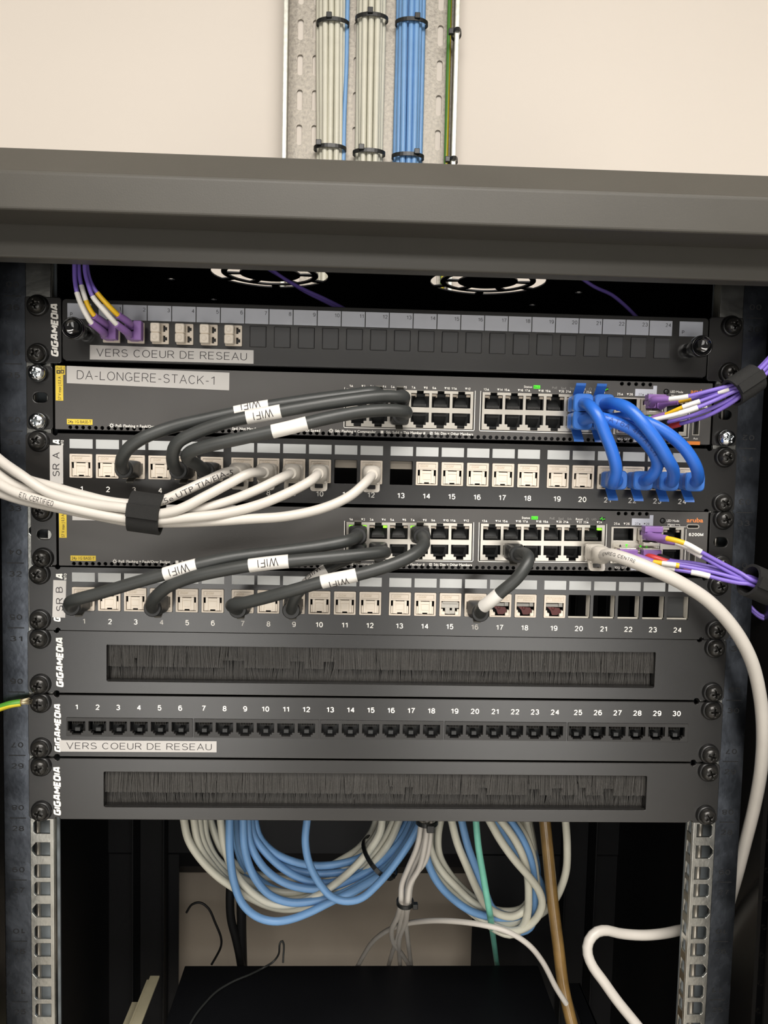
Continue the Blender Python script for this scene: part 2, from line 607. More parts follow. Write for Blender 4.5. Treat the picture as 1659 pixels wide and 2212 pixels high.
M['beige'] = mat('beige_jack_plastic', '#d0c5b6', 0.42, 0, 0.04, 90)
M['beige_dark'] = mat('beige_embossed_plastic', '#b9ab97', 0.5, 0, 0.04, 90)
M['cream'] = mat('cream_shutter_plastic', '#ddd3c4', 0.38, 0, 0.03, 90)
M['red_dark'] = mat('dark_red_contact_insert', '#4a1715', 0.4, 0, 0.1, 90)
M['clear'] = mat('clear_plug_plastic', '#8f8c84', 0.18, 0, 0.05, 90, trans=0.35)
M['gold'] = mat('contact_metal', '#2b2925', 0.4, 0.5, 0.1, 90)
M['white_jacket'] = mat('white_cable_jacket', '#c5c0b8', 0.4, 0, 0.03, 60)
M['white_boot'] = mat('white_boot_plastic', '#c2bcb2', 0.36, 0, 0.03, 60)
M['cream_jacket'] = mat('cream_cable_jacket', '#d4d2c2', 0.4, 0, 0.04, 60)
M['blue_jacket'] = mat('pale_blue_cable_jacket', '#76a3d4', 0.4, 0, 0.05, 60)
M['cord_blue'] = mat('bright_blue_cord_jacket', '#2a66c4', 0.36, 0, 0.05, 60)
M['boot_blue'] = mat('translucent_blue_boot', '#3f78cc', 0.3, 0, 0.05, 60, trans=0.18)
M['purple'] = mat('violet_fibre_jacket', '#7a64bd', 0.36, 0, 0.05, 60)
M['purple_boot'] = mat('violet_connector_plastic', '#8a66a6', 0.36, 0, 0.05, 60)
M['sleeve'] = mat('white_cable_sleeve', '#dedbd5', 0.42, 0, 0.02, 60)
M['yellow_sleeve'] = mat('yellow_cable_sleeve', '#e2b521', 0.4, 0, 0.03, 60)
M['red'] = mat('red_boot_plastic', '#c23b3a', 0.4, 0, 0.04, 60)
M['teal'] = mat('mint_green_cable_jacket', '#7ac8b2', 0.42, 0, 0.08, 90)
M['brown'] = mat('amber_brown_conduit', '#84683c', 0.3, 0, 0.22, 60, coat=0.4)
M['green'] = mat('green_wire_insulation', '#4d8a2f', 0.4, 0, 0.05, 90)
M['wire_yellow'] = mat('yellow_wire_insulation', '#d5c32e', 0.4, 0, 0.05, 90)
M['copper'] = mat('tinned_wire_strands', '#b3a78a', 0.3, 0.9, 0.1, 200)
M['velcro'] = mat('black_hook_and_loop_fabric', '#191918', 0.9, 0, 0.25, 900, 1.0, 2600)
M['bristle'] = mat('dark_nylon_bristle', '#383633', 0.5, 0, 0.3, 900)
M['led_on'] = mat('lit_green_indicator', '#7ad02c', 0.4, 0, 0, emit='#7fe02a', power=1.4)
M['led_text'] = mat('lit_green_status_window', '#3cc21e', 0.4, 0, 0, emit='#45d61c', power=0.9)
M['led_off'] = mat('unlit_indicator', '#8f8578', 0.3, 0, 0.05)
M['wall'] = mat('cream_wall_paint', '#dfd7cd', 0.7, 0, 0.015, 3, 0.1, 200)
M['floor'] = mat('pale_vinyl_floor', '#d6d1c8', 0.5, 0, 0.08, 5)
M['beige_rail'] = mat('beige_rail_metal', '#d8cfae', 0.35, 0.2, 0.12, 30)
M['tray'] = mat('speckled_galvanised_steel', '#a39d93', 0.5, 0.35, 0.35, 260, 0.6, 500)
M['tray_edge'] = mat('bright_galvanised_edge', '#cfd0c6', 0.4, 0.35, 0.15, 200)
M['tie'] = mat('black_cable_tie_nylon', '#181a1a', 0.38, 0, 0.08, 90)
M['web'] = mat('grey_inner_zinc', '#868d91', 0.45, 0.4, 0.1, 60)


# ---------------------------------------------------------------- setting
def structure(o):
    o['kind'] = 'structure'
    return o


structure(MB().box(-1700, 1700, 433, 480, -1320, 1180).build('wall_back', M['wall']))
structure(MB().box(-1700, 1700, -2900, 480, -1340, -1320).build('floor', M['floor']))
structure(MB().box(-1700, 1700, -2900, 480, 1180, 1200).build('ceiling', M['wall']))

# ---------------------------------------------------------------- cabinet
cabinet = root('server_cabinet', 'black and grey steel equipment cabinet holding all the rack panels', 'cabinet', (0, 160, -1320))
MB().prism([(-93, 382.6), (-93, 403), (-73.5, 422.5), (-40, 422.5), (-40, 413.4), (-52, 413.4), (-52, 390), (-65, 390), (-65, 382.6)], -302, 302).build('roof_cap', M['cab'], cabinet, bevel=1.6, seg=3)
MB().prism([(-65, 364.2), (-65, 390), (-50, 390), (-50, 366), (-52, 364.2)], -302, 302).build('top_beam', M['cab'], cabinet, bevel=1.6, seg=3)

# roof sheet with two punched fan guards (ring slots between spokes) and their screw holes
holes = []


def ring_slot(cx, cy, r0, r1, a0, a1):
    n = 7
    pts = [(cx + r1 * math.cos(a0 + (a1 - a0) * i / n), cy + r1 * math.sin(a0 + (a1 - a0) * i / n)) for i in range(n + 1)]
    pts += [(cx + r0 * math.cos(a1 + (a0 - a1) * i / n), cy + r0 * math.sin(a1 + (a0 - a1) * i / n)) for i in range(n + 1)]
    return pts


for (ax, ay), (ex, ey), (bx, by) in (((461, 594), (709, 600), (590, 621)), ((929, 609), (1172, 617), (1042, 636))):
    e0, e1, bt = PZ(ax, ay, 412), PZ(ex, ey, 412), PZ(bx, by, 412)
    fr = (e1 - e0).length / 2
    fx, fy = (e0.x + e1.x) / 2, bt.y - fr
    for r0, r1, nseg, gap, ph in ((0.83, 1.0, 6, 0.15, math.pi / 2), (0.52, 0.73, 6, 0.2, math.pi * 2 / 3)):
        for k in range(nseg):
            a = ph + 2 * math.pi * k / nseg
            holes.append(ring_slot(fx, fy, r0 * fr, r1 * fr, a + gap / 2, a + 2 * math.pi / nseg - gap / 2))
for px, py in ((370, 603), (462, 647), (1250, 632), (1150, 659)):
    q = PZ(px, py, 412)
    holes.append(ngon(q.x, q.y, 3.4, 8))
c = MB().plate([(-302, -60), (302, -60), (302, 415), (-302, 415)], holes, 0, 1.2)
c.v = [(x, z, 412 + 1.2 - y) for x, y, z in c.v]
c.build('roof_sheet', M['cab_black'], cabinet)
MB().box(-302, -299, -93, 415, -1310, 412).build('side_panel', M['cab_black'], cabinet)
MB().box(299, 302, -93, 415, -1310, 412).build('side_panel', M['cab_black'], cabinet)
MB().box(-299, 299, 413, 415, -1310, 412).build('back_panel', M['cab_back'], cabinet)
pz = P(700, 1886, 352).z
ub = MB().prism([(350, 411), (350, pz + 25), (366, pz), (392, pz - 22), (412, pz - 30), (412, pz - 28), (393, pz - 19), (368, pz + 3), (352, pz + 26), (352, 411)], -299, 299)
for a, b in ((-299, P(386, 2000, 352).x), (P(1020, 2000, 352).x, 299)):
    ub.box(a, b, 352, 354, -1310, pz + 26)
ub.build('back_shade_sheet', M['cab_black'], cabinet)  # black sheet stands in for the shadow over the upper back panel
MB().box(-302, 302, -93, 415, -1320, -1310).build('bottom_panel', M['cab_black'], cabinet)
MB().box(-299, -275, -93, -52, -1310, 364).build('front_post', M['cab_black'], cabinet, bevel=2)
MB().box(275, 299, -93, -52, -1310, 364).build('front_post', M['cab_black'], cabinet, bevel=2)

# front mounting rails
UH = 44.45


def mounting_rail(sg):
    zs = []
    for k in range(-10, 8):
        for dz, mid in ((6.35, 0), (22.225, 1), (38.1, 0)):
            zs.append((k * UH + dz, mid))
    hs = []
    for z, mid in zs:
        a, b = sg * 228.2, sg * 237.9
        if mid:
            hs.append([(a, z - 4.7), (a, z + 4.7), (b, z + 4.7), (sg * 240.6, z + 1.2), (sg * 240.6, z - 1.2), (b, z - 4.7)])
        else:
            hs.append([(a, z - 4.7), (a, z + 4.7), (b, z + 4.7), (sg * 239.2, z + 3), (sg * 239.2, z - 3), (b, z - 4.7)])
    z0, z1 = -446, 402
    bz = [z0] + [(a[0] + b[0]) / 2 for a, b in zip(zs, zs[1:])] + [z1]
    cl = [([(sg * 225.4, bz[k]), (sg * 241.5, bz[k]), (sg * 241.5, bz[k + 1]), (sg * 225.4, bz[k + 1])], hs[k]) for k in range(len(hs))]
    r = MB().cells(cl, 2.2, 1.8).build('mounting_rail', M['zinc'], cabinet, bevel=0.35, seg=2)
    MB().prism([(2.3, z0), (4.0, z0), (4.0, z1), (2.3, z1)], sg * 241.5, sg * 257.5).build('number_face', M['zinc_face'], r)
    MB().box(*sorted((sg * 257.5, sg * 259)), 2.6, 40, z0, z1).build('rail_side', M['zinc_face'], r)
    if sg > 0:
        sh = [rrect(5.6, 11.5, z - 4.4, z + 4.4) for z, mid in zs]
        f = MB().cells([([(4, bz[k]), (13, bz[k]), (13, bz[k + 1]), (4, bz[k + 1])], sh[k]) for k in range(len(sh))], 0, 1.4)
        f.v = [(225.4 + y, x, z) for x, y, z in f.v]
        f.build('rail_side', M['zinc'], r, bevel=0.2)
    else:
        MB().box(-226.6, -225.2, 4, 7.5, z0, z1).build('rail_side', M['zinc'], r)
    MB().box(*sorted((sg * 227, sg * 246)), 17, 18.5, z0, z1).build('rail_web', M['web'], r)
    b = MB()
    rx = -241.6 if sg < 0 else 236.4
    b.rings([[(rx + 1.9 * math.cos(t), 15 + 1.9 * math.sin(t), z) for t in [2 * math.pi * i / 10 for i in range(10)]] for z in (z0, z1)])
    b.build('rail_ridge', M['steel'], r)
    x = sg * 249.8
    for u in range(20, 38):
        zb = (u - 29) * UH
        ink = MB().poly(rrect(x - 5.6, x + 5.6, zb - 0.35, zb + 0.35), 2.2)
        if u < 37:
            ink.text('%02d' % u, x, zb + 37.0, 3.7, w=8.4, y=2.2, bold=0.05)
        ink.text('%02d' % (37 - u), x, zb + 7.4, 3.7, w=8.4, rot=180, y=2.2, bold=0.05)
        ink.flat('unit_number', M['ink'], r)
    return r


mounting_rail(-1)
mounting_rail(1)
for sg in (-1, 1):
    b = MB()
    b.box(*sorted((sg * 262, sg * 232)), 348, 350, -1300, 405)
    b.box(*sorted((sg * 232, sg * 230)), 330, 350, -1300, 405)
    b.box(*sorted((sg * 264, sg * 262)), 320, 350, -1300, 405)
    b.build('rear_rail', M['cab_black'], cabinet, bevel=0.5)
    hs = [ngon(sg * 291.5, z, 1.7, 10) for z in range(-420, 400, 22)]
    b = MB().plate([(sg * 285.5, -1300), (sg * 298.8, -1300), (sg * 298.8, 405), (sg * 285.5, 405)], hs, 20, 2)
    b.box(*sorted((sg * 285.5, sg * 287)), 22, 60, -1300, 405)
    b.build('perforated_post', M['panel'], cabinet, bevel=0.4)
b = MB().box(-229, -219, 20, 268, -302, -300).box(-231, -229, 20, 262, -330, -300).box(-243, -231, 20, 250, -318, -316)
b.build('support_rail', M['beige_rail'], cabinet, bevel=0.4, label='beige steel support rail at lower left')
b = MB().box(214, 229, 20, 255, -302, -300).box(227, 229, 20, 255, -330, -300)
b.build('support_rail', M['cab_black'], cabinet, bevel=0.4, label='black support rail at lower right')

box_ = root('equipment_box', 'flat black equipment box lying low in the cabinet under the cable loops', 'equipment', (0, 160, -390))
MB().box(-196, 191, 30, 284, -388, -300).build('housing', M['cab_black'], box_, bevel=1.0)
MB().box(-190, 185, 27, 30, -384, -304).build('front_plate', M['panel'], box_, bevel=0.6)
b = MB()
for sx in (-170, 165):
    for sy in (60, 250):
        b.lathe(sx, sy, [(9, 0), (9, 2)], 12)
b.v = [(x, z, -390 + y) for x, y, z in b.v]
b.build('rubber_foot', M['dark'], box_)
MB().box(-231, 231, 20, 284, -392.5, -390.2).build('shelf', M['cab_black'], cabinet)

# ---------------------------------------------------------------- cable tray on the wall
tray = root('cable_tray', 'perforated galvanised cable tray running up the cream wall above the cabinet', 'cable tray', (-13, 430, 300))
TX0, TX1, TY = -112.5, 85.5, 430.0
hs = []
for col in (-97.5, -79.5, -30.5, 20.0, 69.0):
    for k in range(0, 17):
        z = 437 + 40.4 * k
        hs.append(rrect(col - 3.6, col + 3.6, z - 12, z + 12, 3.4))
MB().plate([(TX0, 300), (TX1, 300), (TX1, 1090), (TX0, 1090)], hs, TY, 2.5).build('tray_bed', M['tray'], tray)
for x0, x1 in ((TX0, TX0 + 1.5), (TX1 - 1.5, TX1)):
    MB().box(x0, x1, 398, TY, 300, 1090).build('tray_side', M['tray'], tray)
MB().box(TX0 - 2.2, TX0 + 3.2, 396, 399, 300, 1090).build('tray_lip', M['tray_edge'], tray, bevel=1)
MB().box(TX1 - 3.2, TX1 + 2.2, 396, 399, 300, 1090).build('tray_lip', M['tray_edge'], tray, bevel=1)


def cable(name, label, cat, path, r, material, group=None, n=10):
    b = MB()
    tube(b, path, r, n=n, step=max(2.2, r * 1.2))
    o = b.build(name, material)
    return tag(o, label, cat, group)


def band(mb, c, ax, ay, axis, hw, th, n=30, mi=0):
    """closed strap: ellipse c + cos*ax + sin*ay, 2*hw wide along axis, th thick"""
    c, ax, ay, axis = Vector(c), Vector(ax), Vector(ay), Vector(axis).normalized()
    rs = []
    for i in range(n):
        t = 2 * math.pi * i / n
        d = ax * math.cos(t) + ay * math.sin(t)
        k = 1 + th / d.length
        rs.append([c + d - axis * hw, c + d * k - axis * hw, c + d * k + axis * hw, c + d + axis * hw])
    return mb.rings(rs, False, False, True, mi)


LY = 418
for key, xa, xb, nm, mt, lab, grp in (
        ('a', P(715, 0, LY).x, P(713, 345, LY).x, 'network_cable', 'cream_jacket', 'cream cable in the left bundle on the wall tray', 'cream cables in the left tray bundle'),
        ('b', P(802, 0, LY).x, P(797, 345, LY).x, 'network_cable', 'cream_jacket', 'cream cable in the middle bundle on the wall tray', 'cream cables in the middle tray bundle'),
        ('c', P(888, 0, LY).x, P(881, 345, LY).x, 'network_cable', 'blue_jacket', 'pale blue cable in the right bundle on the wall tray', 'pale blue cables in the right tray bundle')):
    col, side = ('cream' if key != 'c' else 'pale blue'), {'a': 'left', 'b': 'middle', 'c': 'right'}[key]
    for row, (yy, offs) in enumerate(((426.2, (-14, -7, 0, 7, 14)), (420.1, (-10.5, -3.5, 3.5, 10.5)), (414.2, (-7, 0, 7)))):
        for k, dx in enumerate(offs):
            lab = '%s cable %s from left in the %s layer of the %s tray bundle' % (col, ('first', 'second', 'third', 'fourth', 'fifth')[k], ('back', 'middle', 'front')[row], side)
            j = [random.uniform(-0.9, 0.9) for _ in range(5)]
            zs_ = (310, 480, 620, 760, 900, 1085)
            pts = []
            for i, z in enumerate(zs_):
                t = (z - 620) / (800 - 620)
                pts.append((xb + (xa - xb) * t + dx + (j[i] if 0 < i < 5 else 0), yy, z))
            cable(nm, lab, 'cable', Path(pts, 12), 3.45, M[mt], grp, 8)
pts = [P(742, 345, 421), P(744, 250, 422), P(748, 150, 424), P(751, 0, 424)]
pts = [(pts[0].x, 421, 315)] + pts + [(pts[-1].x + 3, 424, 1080)]
cable('network_cable', 'single thin blue cable beside the left cream bundle', 'cable', Path(pts, 10), 2.6, M['blue_jacket'], None, 8)


def cable_tie(name, label, c, ax, ay, axis, hw, head_dir, hs=3.2):
    r = root(name, label, 'cable tie', c)
    band(MB(), c, ax, ay, axis, hw, 1.3).build('strap', M['tie'], r)
    h = Vector(c) + Vector(head_dir)
    MB().box(h.x - hs, h.x + hs, h.y - 2.6, h.y + 2.4, h.z - hs, h.z + hs).build('lock_head', M['tie'], r, bevel=0.7)
    return r


for px, py, hx, lab in ((719, 52, -4, 'upper black cable tie round the left cream bundle'), (803, 42, -2, 'upper black cable tie round the middle cream bundle'),
                        (889, 52, 6, 'upper black cable tie round the blue tray bundle'), (713, 322, -13, 'lower black cable tie round the left cream bundle'),
                        (797, 332, -9, 'lower black cable tie round the middle cream bundle'), (881, 340, 10, 'lower black cable tie round the blue tray bundle')):
    q = P(px, py, 419)
    fy = -10.5 + abs(hx) * 0.25
    cable_tie('cable_tie', lab, q, (18.2, 0, 0), (0, 11.0, 0), (0, 0, 1), 2.2, (hx, fy - 2.5, 3))
for py, lab in ((66, 'upper black tie on the right edge of the tray'), (343, 'lower black tie on the right edge of the tray')):
    q = P(966, py, 398)
    cable_tie('cable_tie', lab, (TX1 - 0.4, 405, q.z), (4.6, 0, 0), (0, 11.5, 0), (0, 0.2, 1), 2.0, (-6.5, -5, 0), 3.2)
b = MB()
pts = [(TX1 - 8, 424, 310), (TX1 - 6.5, 424, 600), (TX1 - 7, 424, 800), (TX1 - 6, 424, 1080)]
tube(b, Path(pts, 12), 2.6, n=10, step=6, split=0.004, ph=2.6)
tag(b.build('earth_wire', [M['green'], M['wire_yellow']]), 'green and yellow earth wire along the right side of the tray', 'wire')


# ---------------------------------------------------------------- shared small parts
def meshdata(mb, name, material, bevel=0.0, seg=2):
    p = root('temporary', '', '')
    o = mb.build(name, material, p, bevel)
    if bevel:
        dg = bpy.context.evaluated_depsgraph_get()
        me = bpy.data.meshes.new_from_object(o.evaluated_get(dg))
    else:
        me = o.data
    bpy.data.objects.remove(o)
    bpy.data.objects.remove(p)
    return me


def place(me, name, parent, x, y, z, roty=0.0, label=None):
    o = bpy.data.objects.new(name, me)
    COL.objects.link(o)
    o.parent = parent
    w_ = Vector((x, y, z))
    o.location = (w_ - ORIGIN[parent.name]) * MM
    o.rotation_euler.y = roty
    ORIGIN[o.name] = w_
    if label:
        o['label'] = label
    return o


def screw_mesh(name, material, wings=False):
    p = root('temporary', '', '')
    a = MB().lathe(0, 0, [(3.4, 0), (3.4, -2.0), (5.7, -2.2), (5.8, -3.3), (5.35, -4.7), (4.2, -6.0), (2.5, -6.7), (0.02, -6.9)], 24).build(name, material, p)
    c = MB()
    for hw, hh in ((3.3, 0.75), (0.75, 3.3)):
        c.add([(-hw, -8, -hh), (hw, -8, -hh), (hw, -8, hh), (-hw, -8, hh), (-hw * .45, -4.0, -hh * .5), (hw * .45, -4.0, -hh * .5), (hw * .45, -4.0, hh * .5), (-hw * .45, -4.0, hh * .5)],
              [(0, 1, 2, 3), (7, 6, 5, 4), (0, 4, 5, 1), (1, 5, 6, 2), (2, 6, 7, 3), (3, 7, 4, 0)])
        if hh > 1:
            pass
    k = c.build('cutter', material, p)
    md = a.modifiers.new('cross', 'BOOLEAN')
    md.object, md.operation, md.solver, md.use_self = k, 'DIFFERENCE', 'EXACT', True
    dg = bpy.context.evaluated_depsgraph_get()
    me = bpy.data.meshes.new_from_object(a.evaluated_get(dg))
    me.name = name
    for o in (a, k, p):
        bpy.data.objects.remove(o)
    return me


SCREW = screw_mesh('screw', M['screw'])
SCREW_BRIGHT = screw_mesh('bright_screw', M['chrome'])
WASHER = meshdata(MB().lathe(0, 0, [(3.6, 0), (7.2, 0), (7.2, -0.7), (6.7, -1.9), (6.0, -2.5), (5.2, -2.2), (4.4, -1.5)], 24), 'cup_washer', M['washer'])


def screws(parent, spots, bright=False, washer=True, y=0.0):
    for x, z in spots:
        s_ = place(SCREW_BRIGHT if bright else SCREW, 'screw', parent, x, y, z, random.uniform(-0.6, 0.6), 'bright zinc screw' if bright else None)
        if washer:
            place(WASHER, 'cup_washer', s_, x, y, z)


SX = 232.6


def unit_plate(parent, z0, holes, name='face_plate', material=None, dx=0.0, notch=True, slots=True):
    z1 = z0 + 43.6
    zb = z0 + 0.4
    o = []
    x0, x1, e = -241.3 + dx, 241.3 + dx, 222.0
    xl, xr = -e + dx, e + dx
    r = 1.8
    o += [(x0 + r, zb), (xl - r, zb)] + [(xl + r * math.cos(t), zb + r * math.sin(t)) for t in (math.pi * 0.8, math.pi / 2, math.pi * 0.2)] + [(xl + r, zb)]
    o += [(xr - r, zb)] + [(xr + r * math.cos(t), zb + r * math.sin(t)) for t in (math.pi * 0.8, math.pi / 2, math.pi * 0.2)] + [(xr + r, zb), (x1 - r, zb), (x1, zb + r)]
    o += [(x1, z1 - r), (x1 - r, z1), (xr + r, z1)] + [(xr + r * math.cos(t), z1 - r * math.sin(t)) for t in (math.pi * 0.2, math.pi / 2, math.pi * 0.8)] + [(xr - r, z1)]
    o += [(xl + r, z1)] + [(xl + r * math.cos(t), z1 - r * math.sin(t)) for t in (math.pi * 0.2, math.pi / 2, math.pi * 0.8)] + [(xl - r, z1), (x0 + r, z1), (x0, z1 - r), (x0, zb + r)]
    p = MB().plate(o, holes, 0, 2.0).build(name, material or M['panel'], parent, bevel=0.8, seg=3)
    MB().box(xl + 3, xr - 3, 1.2, 16, z1 - 2.2, z1 - 0.9).box(xl + 3, xr - 3, 1.2, 16, zb + 0.9, zb + 2.2).build('folded_edge', material or M['panel'], parent)
    return p


def brand(parent, x, z0, z1, w_=5.0):
    b = MB().text('GIGAMEDIA', x, (z0 + z1) / 2, w_, w=abs(z1 - z0), rot=90, bold=0.4, shear=0.2, y=-0.1)
    b.flat('brand_lettering', M['white_print'], parent, 'white bold brand lettering running upwards')


def tape_label(parent, pts, text, tx, tz, h, w_, y=-0.25, rot=0.0, bold=-0.06, name='name_label', label=None):
    """adhesive strip (corner points) with its printed text as a sub-part"""
    p = MB()
    n = len(pts)
    p.add([(x, y, z) for x, z in pts] + [(x, -0.02, z) for x, z in pts], [tuple(range(n))] + [(i, n + i, n + (i + 1) % n, (i + 1) % n) for i in range(n)])
    o = p.build(name, M['tape'], parent, label=label)
    if text:
        MB().text(text, tx, tz, h, w=w_, rot=rot, y=y - 0.06, bold=bold).flat('lettering', M['black_print'], o)
    return o


# ---------------------------------------------------------------- unit 36: fibre panel
f36 = root('fibre_patch_panel', 'black fibre patch panel with two round pull knobs, topmost in the rack', 'patch panel', (0, 0, 311.6))
holes = [rrect(-151.9 + 16.03 * (n - 3) - 5.3, -151.9 + 16.03 * (n - 3) + 5.3, 326.4, 339.6) for n in range(1, 25)]
MB().plate(rrect(-216.3, 216.3, 314.0, 354.0, 2.5), holes, -1.5, 2.0).build('face_plate', M['panel'], f36, bevel=0.6, seg=3)
MB().box(-215, 215, 0.8, 200, 352.2, 353.2).box(-215, 215, 0.8, 200, 313.8, 314.8).build('drawer_body', M['panel'], f36)
for sg in (-1, 1):
    a = MB().plate(rrect(*sorted((sg * 217.4, sg * 241.3)), 311.9, 355.2, 1.8), [], 0, 2.0)
    a.box(*sorted((sg * 217.4, sg * 219)), 2, 60, 313, 354)
    a.build('mounting_ear', M['panel'], f36, bevel=0.5, seg=3)
    screws(f36, [(sg * SX, 317.7), (sg * SX, 349.3)])
brand(f36, -221.8, 316.4, 350.8, 4.9)
for n in range(0, 26):
    x0, x1 = (-212.8, -197.3) if n == 0 else ((196.2, 212.2) if n == 25 else (-192.5 + 16.01 * (n - 1), -177.1 + 16.01 * (n - 1)))
    l = MB().box(x0, x1, -1.75, -1.5, 341.3, 351.2).build('label_card', M['card'], f36)
    if n in (0, 25):
        MB().text('P', x0 + 2.6, 344.0, 2.4, y=-1.82).flat('lettering', M['black_print'], l)
    else:
        MB().text(str(n), x1 - 0.9, 348.4, 2.5, al='r', y=-1.82, bold=-0.04).flat('lettering', M['black_print'], l)
BLANK = meshdata(MB().box(-5.4, 5.4, -2.3, 3, -6.9, 6.9), 'port_blank', M['blank'], 0.5)
b = MB().plate(rrect(-5.5, 5.5, -6.8, 6.8, 0.5), [[(1.6, 1.2), (3.2, 1.2), (3.2, 2.2), (4.4, 2.2), (4.4, 4.4), (3.2, 4.4), (3.2, 5.4), (1.6, 5.4)], [(1.6, -5.4), (3.2, -5.4), (3.2, -4.4), (4.4, -4.4), (4.4, -2.2), (3.2, -2.2), (3.2, -1.2), (1.6, -1.2)]], -2.6, 2.6)
b.box(1.4, 4.9, 0, 1, -6, 6, 1)
ADAPT = meshdata(b, 'duplex_adapter', [M['beige'], M['dark']], 0.15)
b = MB().loft([(0, -2.2, 0, 3.1, 3.1, 7), (0, -7.8, 0, 3.1, 3.1, 7), (0, -8.5, 0, 2.7, 2.7, 7)], 32, False)
b.lathe(0, 0, [(1.7, -8.4), (1.7, -8.75), (1.4, -8.85), (1.2, -8.7), (0.02, -8.7)], 16)
CAP = meshdata(b, 'dust_cap', M['cream'])
for n in range(1, 25):
    x = -151.9 + 16.03 * (n - 3)
    if n > 6:
        place(BLANK, 'port_blank', f36, x, 0, 333.0)
    else:
        a = place(ADAPT, 'duplex_adapter', f36, x, 0, 333.0)
        if n > 2:
            for dz in (3.1, -3.1):
                place(CAP, 'dust_cap', a, x - 2.2, 0, 333.0 + dz)
KNOB = meshdata(MB().lathe(0, 0, [(5.0, -1.5), (5.2, -3.5), (4.4, -6), (4.4, -13), (6.0, -15), (7.0, -17), (7.1, -21.5), (6.9, -22.3), (6.5, -22.5), (6.1, -22.2), (5.8, -21.0), (4.0, -20.0), (0.02, -19.6)], 28), 'pull_knob', mat('gloss_black_knob', '#0b0b0c', 0.08, 0, 0.02, spec=0.7))
place(KNOB, 'pull_knob', f36, -202.2, 0, 332.0)
place(KNOB, 'pull_knob', f36, 203.4, 0, 332.0)
tape_label(f36, [(-198.3, 314.9), (-90.6, 315.0), (-90.6, 323.9), (-198.2, 324.4)], 'VERS COEUR DE RESEAU', -144.5, 319.6, 5.0, 99.0, y=-1.8, bold=-0.14)


# ---------------------------------------------------------------- units 34 and 32: keystone panels
def jack_frame(text_band=True):
    b = MB()
    hs = [rrect(-6.2, 6.2, -7.1, 2.5)]
    if text_band:
        hs.append(rrect(-6.0, 6.0, 3.5, 6.7, 0.3))
    b.plate(rrect(-7.45, 7.45, -7.95, 7.95, 0.5), hs, -0.9, 1.5)
    b.box(-7.2, 7.2, 0.55, 1.2, 2.6, 7.7)
    b.box(-7.2, 7.2, 8.0, 16, -7.6, 7.6, 1)
    b.box(-7.2, -6.3, 0.6, 16, -7.6, 7.6, 1).box(6.3, 7.2, 0.6, 16, -7.6, 7.6, 1).box(-6.3, 6.3, 0.6, 16, -7.6, -7.1, 1).box(-6.3, 6.3, 0.6, 16, 2.5, 3.0, 1)
    return b


JACK = meshdata(jack_frame(), 'keystone_jack', [M['beige'], M['dark']], 0.12)
EMB = meshdata(MB().box(-5.9, 5.9, -0.5, 0.5, 3.6, 6.6), 'embossed_plate', M['beige'])
b = MB().text('GGM', -1.8, 5.2, 1.7, w=5.2, shear=0.2, bold=0.1, y=-0.56)
EMBT = meshdata(b, 'embossed_lettering', M['beige_dark'])
b = MB().box(-4.7, 4.7, 0.0, 1.2, -6.0, 1.9)
b.box(-4.7, -3.0, -0.75, 0.2, -6.6, 2.3).box(3.0, 4.7, -0.75, 0.2, -6.6, 2.3)
b.box(-3.0, 3.0, -0.35, 0.2, 0.0, 1.5).box(-2.4, 2.4, -0.25, 0.2, -4.2, -0.4)
b.box(-3.0, -1.7, -0.1, 1.0, -6.8, -5.9).box(1.7, 3.0, -0.1, 1.0, -6.8, -5.9)
b.box(-5.9, -4.8, 0.0, 1.2, -6.8, -1.6).box(4.8, 5.9, 0.0, 1.2, -6.8, -1.6)
SHUT = meshdata(b, 'dust_shutter', M['cream'], 0.12)
# opening steps that show round a plug
b = MB().box(-6.1, -3.6, -0.3, 4, -7.0, -5.0).box(3.6, 6.1, -0.3, 4, -7.0, -5.0).box(-6.1, -5.0, 0.2, 4, -5.0, -3.2).box(5.0, 6.1, 0.2, 4, -5.0, -3.2)
STEP = meshdata(b, 'port_step', M['cream'])
b = MB().box(-6.0, 6.0, 0.3, 2, -2.4, 1.7).box(-5.2, 5.2, -0.2, 1, 0.6, 2.2).box(-3.4, -0.2, 0.1, 2, -6.4, -2.4).box(1.4, 3.4, 0.1, 2, -6.4, -2.4).box(-0.2, 1.4, 0.1, 2, -6.4, -4.2)
GATE = meshdata(b, 'grey_gate', mat('grey_gate_plastic', '#a8a59d', 0.35), 0.2)
b = MB().add([(-5.2, 0.2, -0.4), (3.6, 0.2, -1.2), (4.8, 0.4, -4.0), (2.2, 0.4, -6.2), (-1.4, 0.4, -6.2), (-2.6, 0.3, -3.0)], [(0, 1, 2, 3, 4, 5)])
b.lathe(-0.9, -1.6, [(1.0, 0.1), (1.0, -0.2), (0.5, -0.2)], 10)
REDI = meshdata(b, 'contact_insert', M['red_dark'])
CLR = meshdata(MB().box(-5.8, 5.8, 0.6, 3, -0.6, 1.8).box(2.8, 5.6, -0.3, 3, -0.4, 2.4), 'contact_cover', M['clear'], 0.15)
TABZ = meshdata(MB().add([(7.5, 2, -7.4), (7.5, 2, 7.9), (6.7, 7, 7.9), (6.7, 7, -7.4), (7.9, 2, -7.4), (7.9, 2, 7.9), (7.2, 7, 7.9), (7.2, 7, -7.4)], [(0, 1, 2, 3), (7, 6, 5, 4), (0, 4, 5, 1), (1, 5, 6, 2), (2, 6, 7, 3), (3, 7, 4, 0)]).box(-7.3, 7.3, 2.0, 4, -8.1, -7.5), 'retention_tab', mat('tab_metal_painted_glint', '#e6e0d2', 0.4, 0.2))  # pale base colour paints in the bright reflection on the side tab
